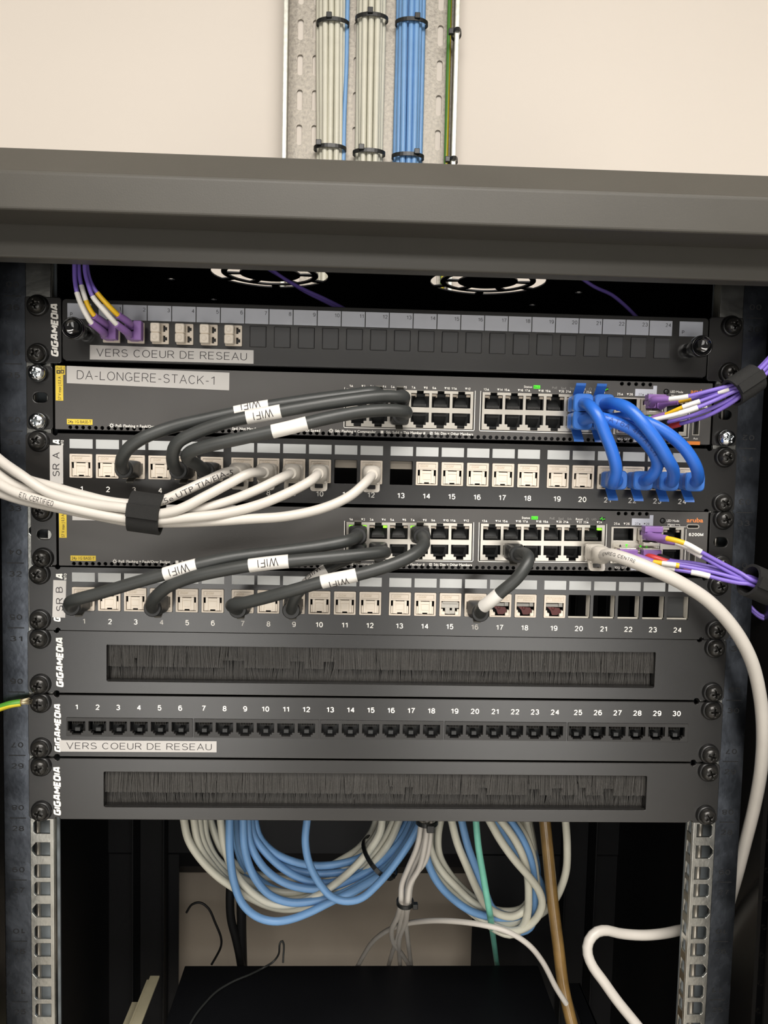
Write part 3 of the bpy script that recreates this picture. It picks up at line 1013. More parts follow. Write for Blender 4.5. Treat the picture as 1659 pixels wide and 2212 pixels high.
TABT = meshdata(MB().box(-7.4, 7.4, 4.5, 5.5, 2.6, 7.9), 'retention_tab', mat('dull_tab_metal', '#7d766b', 0.4, 0.4))
KP = meshdata(MB().box(-6.4, 6.0, 5, 8, -8, 8), 'inner_blank', M['plug_dark'], 0.3)


def key_x(n):
    return -204.75 + 17.39 * (n - 1) + 3.0 * ((n - 1) // 6)


def keystone_panel(rt, z0, dx, dz, plugged, empty, special=None):
    xs = {n: key_x(n) + dx for n in range(1, 25)}
    zl, zk, zn = z0 + 36.95 + dz, z0 + 22.2 + dz, z0 + 6.85 + dz
    holes = [rrect(xs[n] - 7.65, xs[n] + 7.65, zk - 8.15, zk + 8.15, 0.4, 2) for n in xs]
    unit_plate(rt, z0 + dz, holes, dx=dx)
    num = MB()
    for n, x in xs.items():
        MB().box(x - 7.6, x + 7.6, -0.18, 0.0, zl - 3.1, zl + 3.1).build('writing_field', M['field'], rt)
        num.text(str(n), x + 0.2, zn, 3.7, bold=0.06, y=-0.1)
        if n in empty:
            if empty[n] == 'top':
                place(TABT, 'retention_tab', rt, x, 0, zk)
            else:
                place(TABZ, 'retention_tab', rt, x, 0, zk)
                if empty[n] == 'blank':
                    place(KP, 'inner_blank', rt, x, 0, zk)
            continue
        j = place(JACK, 'keystone_jack', rt, x, 0, zk)
        kind = (special or {}).get(n)
        if kind == 'schneider':
            place(EMB, 'embossed_plate', j, x, -0.35, zk)
            MB().text('Schneider', x, zk + 5.8, 1.7, w=11.4, y=-0.9, bold=0.08, shear=0.2).text('Electric', x + 1.6, zk + 4.2, 1.3, w=7.0, y=-0.9, bold=0.05, shear=0.2).flat('embossed_lettering', M['beige_dark'], j)
        else:
            place(EMB, 'embossed_plate', j, x, 0, zk)
            place(EMBT, 'embossed_lettering', j, x, 0, zk)
        if n in plugged:
            place(STEP, 'port_step', j, x, 0, zk)
        elif kind == 'schneider':
            place(CLR, 'contact_cover', j, x, 0, zk)
            place(REDI, 'contact_insert', j, x, 0, zk)
            place(STEP, 'port_step', j, x, 0, zk)
        elif kind == 'gate':
            place(GATE, 'grey_gate', j, x, 0, zk)
            place(STEP, 'port_step', j, x, 0, zk)
        else:
            place(SHUT, 'dust_shutter', j, x, 0, zk)
    num.flat('port_numbers', M['white_print'], rt)
    return xs, zk


k34 = root('keystone_patch_panel', 'black keystone patch panel marked SR A, between the two switches', 'patch panel', (0, 0, 222.25))
X34, Z34 = keystone_panel(k34, 222.25, 0, 0, {3, 5, 6, 7, 8, 9, 10, 12, 21, 22, 23, 24}, {11: 'top', 13: 'top'})
screws(k34, [(-SX, 260.3), (-SX, 228.6), (SX, 260.3), (SX, 228.6)])
tape_label(k34, rrect(-225.4, -216.7, 232.2, 257.8), 'SR A', -221.3, 245.2, 4.6, 16.0, rot=90, label='white tape with small black lettering')
MB().text('A', -220.9, 260.0, 5.0, w=3.2, rot=90, bold=0.4, shear=0.2, y=-0.1).text('NITO', -217.2, 259.6, 1.9, w=3.4, rot=90, bold=0.1, y=-0.1).flat('brand_lettering', M['white_print'], k34)

k32 = root('keystone_patch_panel', 'black keystone patch panel marked SR B, under the lower switch', 'patch panel', (0, 0, 133.35))
X32, Z32 = keystone_panel(k32, 133.35, 1.2, -1.0, {1, 4, 7, 9, 16}, {20: 'side', 21: 'side', 22: 'side', 23: 'side', 24: 'blank'}, {15: 'gate', 16: 'schneider', 17: 'schneider', 18: 'schneider', 19: 'schneider'})
screws(k32, [(-SX, 171.0), (-SX, 139.7), (SX, 171.0), (SX, 139.7)])
tape_label(k32, [(-224.4, 141.6), (-215.8, 141.4), (-215.0, 166.8), (-223.6, 167.0)], 'SR B', -219.6, 154.2, 4.6, 16.5, rot=91, label='white tape with small black lettering')
MB().text('A', -219.4, 169.6, 5.0, w=3.6, rot=90, bold=0.4, shear=0.2, y=-0.1).text('NITO', -215.7, 169.4, 1.9, w=4.4, rot=90, bold=0.1, y=-0.1).text('G', -221.3, 140.3, 4.6, w=3.4, rot=90, bold=0.4, shear=0.2, y=-0.1).flat('brand_lettering', M['white_print'], k32)


# ---------------------------------------------------------------- units 31 and 29: brush panels
def brush_panel(rt, z0, sx0, sx1, sz0, sz1, short):
    unit_plate(rt, z0, [rrect(sx0, sx1, sz0, sz1, 0.8, 2)])
    MB().box(sx0 - 1, sx1 + 1, 1.9, 5.5, sz1 - 0.6, sz1 + 2).box(sx0 - 1, sx1 + 1, 1.9, 9, sz0 - 2, sz0 + 0.3).box(sx0 - 2, sx0, 1.9, 12, sz0, sz1).box(sx1, sx1 + 2, 1.9, 12, sz0, sz1).build('slot_frame', M['panel'], rt)
    MB().box(sx0 - 1, sx1 + 1, 14, 15, sz0 - 2, sz1 + 2).build('slot_back', M['dark'], rt)
    H = sz1 - sz0
    for up in (True, False):
        b = MB()
        x = sx0 + 0.3
        lean, ln = 0.0, 0.0
        while x < sx1 - 0.3:
            lean = lean * 0.93 + random.gauss(0, 0.26 if up else 0.5)
            k = (0.62 if up else 0.56) * H + random.gauss(0, 0.12 if up else 0.9)
            for a0, a1, f in short:
                if up and a0 < x < a1:
                    k = f * H
                if not up and a0 < x < a1:
                    k = H * 0.62 + random.gauss(0, 0.4)
            wd = random.uniform(0.22, 0.42)
            yy = (3.0 if up else 7.5) + random.uniform(-0.7, 0.7)
            za, zb_ = (sz1 + 0.4, sz1 - k) if up else (sz0 - 0.4, sz0 + k)
            l2 = lean if random.random() > 0.07 else lean + random.uniform(-4, 4)
            b.add([(x - wd / 2, yy, za), (x + wd / 2, yy, za), (x, yy + 0.25, za), (x + l2 - wd / 2, yy, zb_), (x + l2 + wd / 2, yy, zb_), (x + l2, yy + 0.25, zb_)],
                  [(0, 1, 4, 3), (1, 2, 5, 4), (2, 0, 3, 5), (3, 4, 5)])
            x += random.uniform(0.16, 0.3)
        b.build('bristles', M['bristle'], rt, kind='stuff', label='upper row of dark bristles' if up else 'lower row of dark bristles')


b31 = root('brush_panel', 'black brush strip panel between the SR B panel and the thirty port panel', 'brush panel', (0, 0, 88.9))
brush_panel(b31, 88.9, -188.2, 191.2, 97.9, 123.2, [(-109, -96, .42), (-64, -54.5, .42), (-41, -33, .42), (-170, -168, .38)])
brand(b31, -219.7, 93.4, 127.6)
screws(b31, [(-SX, 127.0), (-SX, 95.25), (SX, 127.0), (SX, 95.25)])
b29 = root('brush_panel', 'lowest black brush strip panel with the cable loops hanging beneath', 'brush panel', (0, 0, 0))
brush_panel(b29, 0.0, -190.3, 189.2, 9.3, 34.2, [(6, 9, .4), (18, 24, .42), (71, 77, .42), (105, 112, .45), (122, 130, .42), (140, 146, .4), (160, 167, .42)])
brand(b29, -222.0, 3.2, 37.5)
screws(b29, [(-SX, 38.1), (-SX, 6.35), (SX, 38.1), (SX, 6.35)])

# ---------------------------------------------------------------- unit 30: thirty port telephone panel
p30 = root('port_patch_panel', 'black patch panel with thirty empty ports in five blocks', 'patch panel', (0, 0, 44.45))
GX = [-215.6, -129.1, -42.3, 44.2, 130.8]
unit_plate(p30, 44.45, [rrect(g + 0.6, g + 85.6, 59.6, 72.0) for g in GX])
PCAV = MB().box(-6.2, 6.2, 8, 9, -5.5, 4.6)
PCAV.add([(-4.2, 2.5, 4.4), (4.2, 2.5, 4.4), (4.2, 7.5, 0.2), (-4.2, 7.5, 0.2)], [(0, 1, 2, 3)])
PCAV.box(-1.6, 1.6, 1.5, 8, -3.6, -1.2)
for k in range(7):
    PCAV.box(-3.6 + 1.1 * k, -3.2 + 1.1 * k, 2.2, 6, 1.0, 3.9, 1)
PCAV = meshdata(PCAV, 'port_cavity', [M['plug_dark'], M['gold']])
num = MB()
for gi, g in enumerate(GX):
    c0 = g + 7.1
    hs = [[(c0 + 14.1 * i - 5.9, 69.9), (c0 + 14.1 * i - 5.9, 63.2), (c0 + 14.1 * i - 4.3, 63.2), (c0 + 14.1 * i - 4.3, 61.9), (c0 + 14.1 * i - 3.0, 61.9), (c0 + 14.1 * i - 3.0, 60.6),
           (c0 + 14.1 * i + 3.0, 60.6), (c0 + 14.1 * i + 3.0, 61.9), (c0 + 14.1 * i + 4.3, 61.9), (c0 + 14.1 * i + 4.3, 63.2), (c0 + 14.1 * i + 5.9, 63.2), (c0 + 14.1 * i + 5.9, 69.9)] for i in range(6)]
    jm = MB().plate(rrect(g + 0.3, g + 86.0, 59.4, 72.3), hs, -0.7, 3).build('jack_block', M['panel_gloss'], p30, bevel=0.2)
    for i in range(6):
        place(PCAV, 'port_cavity', jm, c0 + 14.1 * i, 0, 66.0)
        num.text(str(gi * 6 + i + 1), c0 + 14.05 * i, 79.7, 3.8, bold=0.1, y=-0.1)
num.flat('port_numbers', M['white_print'], p30)
brand(p30, -221.4, 48.0, 81.6, 4.6)
tape_label(p30, [(-219.6, 48.4), (-113.2, 48.8), (-113.2, 56.6), (-220.4, 56.4)], 'VERS COEUR DE RESEAU', -166.0, 52.6, 4.6, 99.0, bold=-0.14)
screws(p30, [(-SX, 82.55), (-SX, 50.8), (SX, 82.55), (SX, 50.8)])


# ---------------------------------------------------------------- units 35 and 33: network switches
def ramp(sgn):
    b = MB()
    z0 = -4.2 * sgn
    b.box(-6.4, 6.4, 9, 10, -5, 5.4)
    b.add([(-4.4, 2.0, z0), (4.4, 2.0, z0), (3.6, 7.6, z0 + 7.2 * sgn), (-3.6, 7.6, z0 + 7.2 * sgn), (-4.4, 8.5, z0), (4.4, 8.5, z0)], [(0, 1, 2, 3), (0, 3, 4), (1, 5, 2)])
    b.box(-4.3, 4.3, 1.6, 8.6, *sorted((z0 + 2.0 * sgn, z0 + 0.4 * sgn)))
    for k in range(8):
        b.box(-3.8 + k, -3.45 + k, 1.2, 1.7, *sorted((z0 + 1.9 * sgn, z0 + 0.5 * sgn)), 1)
    return b


CAV_T = meshdata(ramp(1), 'port_cavity', [M['plug_dark'], M['gold']])
CAV_B = meshdata(ramp(-1), 'port_cavity', [M['plug_dark'], M['gold']])


def tri(cx, cz, s_, up=True):
    k = 1 if up else -1
    return [(cx - s_, cz - s_ * k), (cx + s_, cz - s_ * k), (cx, cz + s_ * k)] if up else [(cx + s_, cz + s_), (cx - s_, cz + s_), (cx, cz - s_)]


SW = {}


def network_switch(key, label, cx, cz, ang, bright, lit):
    rt = root('network_switch', label, 'network switch', (cx, 0, cz))
    SW[key] = (cx, cz, ang)
    T = lambda pts: [(x + cx, z + cz) for x, z in pts]
    cols = [-20.6 + 14 * i for i in range(6)] + [71.25 + 14 * i for i in range(6)]
    blocks = ((-28.9, 57.9, cols[:6]), (63.0, 149.8, cols[6:]))
    holes = [T(rrect(a, b_, -14.3, 11.2)) for a, b_, c in blocks]
    holes.append(T(rrect(153.6, 187.0, -15.4, 10.3)))
    holes.append(T(rrect(187.9, 205.0, -15.4, 10.3)))
    holes.append(T(rrect(206.6, 214.8, 9.7, 12.0, 1.1)))
    holes.append(T(rrect(208.9, 213.2, -14.2, -4.0)))
    holes.append(T(ngon(189.4, 14.6, 2.0, 14)))
    for k in range(100):
        x = -211.5 + 4.2 * k
        if abs(x) < 212:
            holes.append(T(ngon(x, -19.2, 1.32, 10)))
    for k in range(5):
        holes.append(T(ngon(158.6 + 4.9 * k, 19.2, 1.4, 8)))
    MB().plate(T(rrect(-221.3, 221.3, -20.6, 21.0, 0.5)), holes, -1.2, 2.0).build('face_plate', M['switch'], rt, bevel=0.25)
    MB().box(cx - 221, cx + 221, 12, 262, cz - 21, cz + 21).box(cx - 221, cx + 221, 0.8, 12, cz + 20, cz + 21).box(cx - 221, cx + 221, 0.8, 12, cz - 21, cz - 20.6).build('chassis', M['cab_black'], rt)
    for sg in (-1, 1):
        hs = [T(rrect(sg * 231.5 - 4.8, sg * 231.5 + 4.8, -3.3, 3.3, 3.2, 4))]
        b = MB().plate(T(rrect(*sorted((sg * 223.3, sg * 240.3)), -20.9, 20.9, 1.5)), hs, 0, 2.0)
        b.box(*sorted((cx + sg * 223.3, cx + sg * 225.0)), 2.0, 60, cz - 20, cz + 20)
        b.build('mounting_ear', M['panel'], rt, bevel=0.5, seg=3)
        screws(rt, [(cx + sg * 232.2, cz + 15.9), (cx + sg * 232.2, cz - 15.9)], bright=bright, washer=not bright)
    # port blocks: metal shield with stepped openings, cavity and indicators behind
    for bi, (a, b_, cs) in enumerate(blocks):
        hs = []
        for c in cs:
            hs.append([(c - 6.1, -0.2), (c + 6.1, -0.2), (c + 6.1, 9.3), (c + 2.3, 9.3), (c + 2.3, 11.0), (c - 2.3, 11.0), (c - 2.3, 9.3), (c - 6.1, 9.3)])
            hs.append([(c - 6.1, -3.6), (c - 6.1, -10.2), (c - 4.2, -10.2), (c - 4.2, -12.0), (c - 2.5, -12.0), (c - 2.5, -13.9), (c + 2.5, -13.9), (c + 2.5, -12.0), (c + 4.2, -12.0), (c + 4.2, -10.2), (c + 6.1, -10.2), (c + 6.1, -3.6)])
        jb = MB().plate(T(rrect(a + 0.5, b_ - 0.5, -14.1, 11.1)), [T(h) for h in hs], -1.6, 1.4).build('jack_block', M['steel'], rt, bevel=0.18)
        on, off = MB(), MB()
        for i, c in enumerate(cs):
            place(CAV_T, 'port_cavity', jb, cx + c, 0, cz + 4.4)
            place(CAV_B, 'port_cavity', jb, cx + c, 0, cz - 7.8)
            for q, dx in enumerate((-4.6, 4.6)):
                (on if (bi * 6 + i, q) in lit else off).box(cx + c + dx - 1.3, cx + c + dx + 1.3, -0.9, 1.5, cz + 7.4, cz + 8.9)
            off.box(cx + c - 3.2, cx + c - 2.4, 0.2, 6, cz + 6.9, cz + 9.2)
        off.build('indicator_lamps', M['led_off'], jb)
        if on.v:
            on.build('lit_indicator', M['led_on'], jb, label='green lit port indicators')
    # pluggable optics cage
    hs = [T(rrect(x, x + 13.8, z, z + 8.5)) for x in (155.4, 171.6) for z in (0.6, -14.7)]
    cg = MB().plate(T(rrect(153.8, 186.8, -15.2, 10.1)), hs, -1.7, 1.2).build('optics_cage', M['steel'], rt, bevel=0.15)
    b = MB()
    for x in (155.4, 171.6):
        for z in (0.6, -14.7):
            b.box(cx + x - .2, cx + x + 14, 9, 10, cz + z - .2, cz + z + 8.7).box(cx + x, cx + x + 13.8, 0, 9, cz + z - 0.3, cz + z).box(cx + x, cx + x + 13.8, 0, 9, cz + z + 8.5, cz + z + 8.8)
    b.build('cage_liner', M['plug_dark'], cg)
    MB().box(cx + 155.2, cx + 186.0, -2.2, -1.7, cz - 4.3, cz - 1.2).build('light_pipe_bar', M['steel'], cg)
    MB().poly(T(tri(164.5, -2.8, 1.0, False)), -2.3).poly(T(tri(174.3, -2.9, 1.0)), -2.3).poly(T(tri(178.6, -2.9, 1.0, False)), -2.3).flat('lit_indicator', M['led_text'], cg, 'green lit arrow indicators')
    MB().poly(T(tri(160.1, -2.8, 1.0)), -2.3).flat('arrow_mark', M['ink'], cg)
    # management ports
    hs = [T([(190.2, -0.4), (202.6, -0.4), (202.6, 8.4), (198.7, 8.4), (198.7, 10.0), (194.1, 10.0), (194.1, 8.4), (190.2, 8.4)]),
          T([(190.2, -5.2), (190.2, -12.4), (193.6, -12.4), (193.6, -14.6), (199.2, -14.6), (199.2, -12.4), (202.6, -12.4), (202.6, -5.2)])]
    mb_ = MB().plate(T(rrect(188.2, 204.6, -15.1, 10.1)), hs, -1.6, 1.4).build('management_jack_block', M['steel'], rt, bevel=0.15)
    place(CAV_T, 'port_cavity', mb_, cx + 196.4, 0, cz + 4.2)
    place(CAV_B, 'port_cavity', mb_, cx + 196.4, 0, cz - 9.3)
    MB().box(cx + 191.0, cx + 193.2, -0.6, 2, cz + 6.6, cz + 8.2).box(cx + 199.6, cx + 201.8, -0.6, 2, cz + 6.6, cz + 8.2).build('indicator_lamps', M['led_off'], mb_)
    # usb sockets
    u = MB().plate(T(rrect(206.2, 215.2, 9.3, 12.4, 1.5)), [T(rrect(206.9, 214.5, 9.9, 11.8, 0.9))], -1.5, 4).build('usb_c_socket', M['steel'], rt)
    MB().box(cx + 207, cx + 214.4, 2, 4, cz + 9.9, cz + 11.8).box(cx + 208, cx + 213.4, -0.6, 3, cz + 10.7, cz + 11.1).build('socket_tongue', M['dark'], u)
    u = MB().plate(T(rrect(208.6, 213.5, -14.5, -3.7)), [T(rrect(209.2, 212.9, -13.9, -4.3))], -1.6, 6).build('usb_a_socket', M['steel'], rt)
    MB().box(cx + 209.4, cx + 210.8, -0.6, 6, cz - 13.5, cz - 4.7).box(cx + 209, cx + 213, 5, 6, cz - 14, cz - 4).build('socket_tongue', M['dark'], u)
    MB().lathe(cx + 189.4, cz + 14.6, [(1.5, 2), (1.5, -1.3), (1.2, -1.6), (0.02, -1.6)], 16).build('mode_button', M['plug_dark'], rt)
    # printed text and marks
    zt, ht = 13.0, 1.6
    for bi in range(2):
        t = MB()
        for i in range(6):
            c = cols[bi * 6 + i]
            n = bi * 12 + i * 2 + 1
            x = c - 5.2
            t.text(str(n), cx + c - 4.95, cz + zt, ht, w=0.95 if n < 10 else 2.0, al='r', y=-1.3, bold=0.1).poly(T(tri(c - 4.0, zt, 0.7)), -1.3)
            x = c + 3.9
            t.poly(T(tri(c + 2.9, zt, 0.7, False)), -1.3).text(str(n + 1), cx + c + 3.85, cz + zt, ht, w=0.95 if n < 9 else 2.0, al='l', y=-1.3, bold=0.1)
        a, b_ = blocks[bi][:2]
        for q in (rrect(a - 0.9, b_ + 0.9, -15.2, -14.75), rrect(a - 0.9, a - 0.5, -15.2, 11.9), rrect(b_ + 0.5, b_ + 0.9, -15.2, 11.9)):
            t.poly(T(q), -1.3)
        t.flat('port_numbers', M['white_print'], rt)
    t = MB()
    for x, n in ((156.7, '25'), (165.2, '26')):
        t.text(n, cx + x, cz + 12.2, 1.6, y=-1.3, bold=0.1)
    t.poly(T(tri(159.0, 12.2, 0.7)), -1.3).poly(T(tri(162.9, 12.2, 0.7, False)), -1.3)
    for q in (rrect(206.0, 206.3, -16.4, 9.0), rrect(187.4, 206.3, -16.4, -16.1), rrect(187.2, 187.5, -16.4, 10.6), rrect(187.2, 205.8, 10.4, 10.7)):
        t.poly(T(q), -1.3)
    t.flat('socket_lettering', M['white_print'], rt)
    t = MB()
    t.text('Status', cx + 94.4, cz + 15.5, 1.5, w=5.6, y=-1.3, bold=0.08)
    t.text('Reset', cx + 131.4, cz + 15.0, 1.5, w=4.9, y=-1.3, bold=0.08)
    t.flat('status_lettering', M['white_print'], rt)
    t = MB()
    t.text('LED Mode', cx + 196.6, cz + 14.7, 1.5, w=8.7, y=-1.3, bold=0.08).text('Mgmt', cx + 195.6, cz + 12.0, 1.5, w=5.0, y=-1.3, bold=0.08)
    t.poly(T(rrect(198.6, 201.6, 11.9, 12.15)), -1.3).poly(T(rrect(201.4, 201.6, 11.0, 12.1)), -1.3)
    t.text('10G SFP', cx + 161.4, cz - 18.2, 1.7, w=8.7, y=-1.3, bold=0.1).text('Aux', cx + 211.2, cz - 16.6, 1.4, w=3.2, y=-1.3)
    t.text('6200M', cx + 213.2, cz + 5.3, 2.2, w=10.1, y=-1.3, bold=0.12)
    t.flat('socket_lettering', M['white_print'], rt)
    t = MB()
    zl = -17.4

    def sun(x):
        for k in range(8):
            a = math.pi * k / 4
            c_, s_ = math.cos(a), math.sin(a)
            t.poly(T([(x + c_ * .9 - s_ * .16, zl + s_ * .9 + c_ * .16), (x + c_ * .9 + s_ * .16, zl + s_ * .9 - c_ * .16), (x + c_ * 1.6 + s_ * .14, zl + s_ * 1.6 - c_ * .14), (x + c_ * 1.6 - s_ * .14, zl + s_ * 1.6 + c_ * .14)]), -1.3)
        t.plate(T(ngon(x, zl, 1.0, 8)), [T(ngon(x, zl, 0.7, 8))], -1.32, 0.01)

    sun(-184.2)
    t.text('PoE: Flashing = Fault/Over Budget', cx - 181.6, cz + zl, 1.75, w=34.6, al='l', y=-1.3, bold=0.1)
    t.poly(T(rrect(-143.6, -141.6, zl - 0.9, zl + 0.9)), -1.3).text('PoE: Solid = PoE On', cx - 139.5, cz + zl, 1.75, w=19.5, al='l', y=-1.3, bold=0.1)
    t.text('Spd: Not Max Speed', cx - 104.5, cz + zl, 1.75, w=21, al='l', y=-1.3, bold=0.1).text('Spd: Max Speed', cx - 62.5, cz + zl, 1.75, w=17, al='l', y=-1.3, bold=0.1)
    sun(-38.2)
    t.text('Stk: Flashing = Commander', cx - 35.4, cz + zl, 1.75, w=27.5, al='l', y=-1.3, bold=0.1)
    t.poly(T(rrect(-4.8, -2.9, zl - 0.9, zl + 0.9)), -1.3).text('Stk: Solid = This Member #', cx - 1.0, cz + zl, 1.75, w=26.5, al='l', y=-1.3, bold=0.1)
    t.plate(T(rrect(28.6, 30.4, zl - 0.9, zl + 0.9)), [T(rrect(28.9, 30.1, zl - 0.6, zl + 0.6))], -1.31, 0.01).poly(T([(28.8, zl - .7), (29.1, zl - .7), (30.2, zl + .7), (29.9, zl + .7)]), -1.3)
    t.text('Stk: Dim = Other Members', cx + 31.8, cz + zl, 1.75, w=26.2, al='l', y=-1.3, bold=0.1)
    t.flat('legend_lettering', M['white_print'], rt)
    g = MB().text('PoE', cx + 112.6, cz + 15.3, 1.5, w=3.4, y=-1.3).text('Spd', cx + 118.6, cz + 15.2, 1.5, w=3.4, y=-1.3).text('Stk', cx + 124.6, cz + 15.1, 1.5, w=3.1, y=-1.3).text('UID', cx + 141.6, cz + 15.0, 1.4, w=3.2, y=-1.3)
    g.plate(T(ngon(137.0, 15.0, 1.0, 10)), [T(ngon(137.0, 15.0, 0.7, 10))], -1.31, 0.01)
    g.flat('dim_lettering', M['grey_print'], rt)
    MB().text('aruba', cx + 212.0, cz + 15.3, 2.9, w=11.6, y=-1.3, bold=0.22).flat('orange_lettering', M['orange_print'], rt, 'orange maker lettering')
    lw = MB().box(cx + 98.2, cx + 102.6, -1.4, -1.2, cz + 14.4, cz + 16.6).build('status_window', M['led_text'], rt, label='green lit status window')
    MB().text('Back', cx + 100.4, cz + 15.5, 1.3, w=3.8, y=-1.45).flat('lettering', M['ink'], lw)
    lw = MB().box(cx + 145.4, cx + 149.4, -1.35, -1.2, cz + 13.8, cz + 16.4).build('health_window', M['dark'], rt)
    zg = zg_ = cz + 15.1
    MB().add([(cx + 145.6, -1.45, zg), (cx + 146.6, -1.45, zg), (cx + 147.0, -1.45, zg + 1.2), (cx + 147.5, -1.45, zg - 1.0), (cx + 148.0, -1.45, zg), (cx + 149.2, -1.45, zg),
              (cx + 149.2, -1.45, zg + .4), (cx + 148.3, -1.45, zg + .4), (cx + 147.5, -1.45, zg - .2), (cx + 147.1, -1.45, zg + 1.7), (cx + 146.4, -1.45, zg + .4), (cx + 145.6, -1.45, zg + .4)],
             [(0, 1, 10, 11), (1, 2, 9, 10), (2, 3, 8, 9), (3, 4, 7, 8), (4, 5, 6, 7)]).flat('health_mark', M['led_text'], lw, 'green lit pulse mark')
    # stickers
    st = MB().poly(T([(167.9, 11.2), (182.8, 11.2), (182.8, 18.4), (180.2, 18.4), (180.2, 16.0), (167.9, 16.0)]), -1.35).flat('optics_sticker', M['card'], rt, 'pale sticker above the optics cage')
    MB().text('27', cx + 171.3, cz + 12.3, 1.5, y=-1.42).poly(T(tri(173.4, 12.3, .6)), -1.42).poly(T(tri(176.8, 12.3, .6, False)), -1.42).text('28', cx + 179.0, cz + 12.3, 1.5, y=-1.42).flat('lettering', M['black_print'], st)
    MB().poly(T(rrect(168.2, 174.9, -20.0, -17.0)), -1.35).flat('small_sticker', M['card'], rt)
    y1 = MB().poly(T([(-220.9, -1.8), (-215.9, -1.8), (-215.9, 15.3), (-214.6, 15.3), (-214.6, 21.2), (-220.9, 21.2)]), -1.35).flat('yellow_sticker', M['yellow'], rt, 'upright yellow sticker at the left end')
    MB().text('57 V max | 0.3 A', cx - 218.3, cz + 6.4, 1.9, w=15.4, rot=90, y=-1.42, bold=0.06).text('PoE 1', cx - 217.6, cz + 19.6, 1.6, w=5, y=-1.42).plate(T(rrect(-220.2, -217.6, 15.9, 18.2)), [T(rrect(-219.5, -218.3, 16.6, 17.5))], -1.43, .01).plate(T(rrect(-217.4, -215.2, 16.1, 18.4)), [T(rrect(-216.9, -215.8, 16.6, 17.8))], -1.43, .01).flat('lettering', M['black_print'], y1)
    y2 = MB().poly(T(rrect(-213.6, -196.8, -17.3, -13.7)), -1.35).flat('yellow_sticker', M['yellow'], rt, 'small yellow sticker at lower left')
    MB().text('24p 1G BASE-T', cx - 205.2, cz - 15.5, 1.9, w=15.3, y=-1.42, bold=0.04).flat('lettering', M['black_print'], y2)
    MB().box(cx + 203.0, cx + 214.2, -1.9, -1.0, cz - 21.0, cz - 18.6).build('orange_tab', M['orange'], rt)
    return rt


s35 = network_switch('a', 'upper grey network switch with twenty four ports, under the fibre panel', 0.0, 289.2, 0.0, True, {(1, 0)})
tape_label(s35, [(-213.5, 299.0), (-106.6, 297.0), (-106.5, 308.7), (-213.5, 310.4)], 'DA-LONGERE-STACK-1', -161.6, 304.0, 5.8, 90.5, y=-1.5, rot=-1.0, bold=-0.16)
s33 = network_switch('b', 'lower grey network switch with twenty four ports, between the two keystone panels', 1.8, 199.5, 0.0079, False, {(0, 0), (0, 1), (1, 1), (3, 0), (11, 1)})
tape_label(s33, [(-210.2, 209.6), (-101.3, 209.9), (-101.3, 221.0), (-210.2, 220.6)], None, 0, 0, 0, 0, y=-1.5)
s33.rotation_euler.y = -0.0079


def port(key, n):
    """world position of switch port n (1..24) and whether its latch points up"""
    cx, cz, a = SW[key]
    c = (n - 1) // 2
    x = (-20.6 + 14 * c) if c < 6 else (71.25 + 14 * (c - 6))
    z = 3.8 if n % 2 else -7.2
    return cx + x * math.cos(a) - z * math.sin(a), cz + x * math.sin(a) + z * math.cos(a), bool(n % 2)


# optical modules sitting in the cages
def module_at(key, x, z, up, lab):
    cx, cz, a = SW[key]
    wx, wz = cx + x, cz + z + x * a
    r = root('optical_module', lab, 'optical module', (wx, -3, wz), None)
    MB().plate(rrect(wx - 6.7, wx + 6.7, wz - 4.0, wz + 4.0), [rrect(wx - 5.9, wx - 0.3, wz - 2.8, wz + 2.8), rrect(wx + 0.3, wx + 5.9, wz - 2.8, wz + 2.8)], -4.5, 10).build('housing', M['steel'], r, bevel=0.2)
    zb = wz + (-5.6 if up else 5.6)
    MB().box(wx - 5.7, wx + 5.7, -11.5, -2.4, zb - 1.3, zb + 1.3).box(wx - 5.9, wx - 5.0, -8, -2.4, *sorted((zb, wz))).box(wx + 5.0, wx + 5.9, -8, -2.4, *sorted((zb, wz))).build('latch_bail', M['steel'], r, bevel=0.3)
    return r


for key, nm in (('a', 'upper'), ('b', 'lower')):
    module_at(key, 178.5, 4.9, True, 'metal optical module in the top right cage slot of the %s switch' % nm)
    module_at(key, 162.3, -10.4, False, 'metal optical module in the bottom left cage slot of the %s switch' % nm)
    module_at(key, 178.5, -10.4, False, 'metal optical module in the bottom right cage slot of the %s switch' % nm)


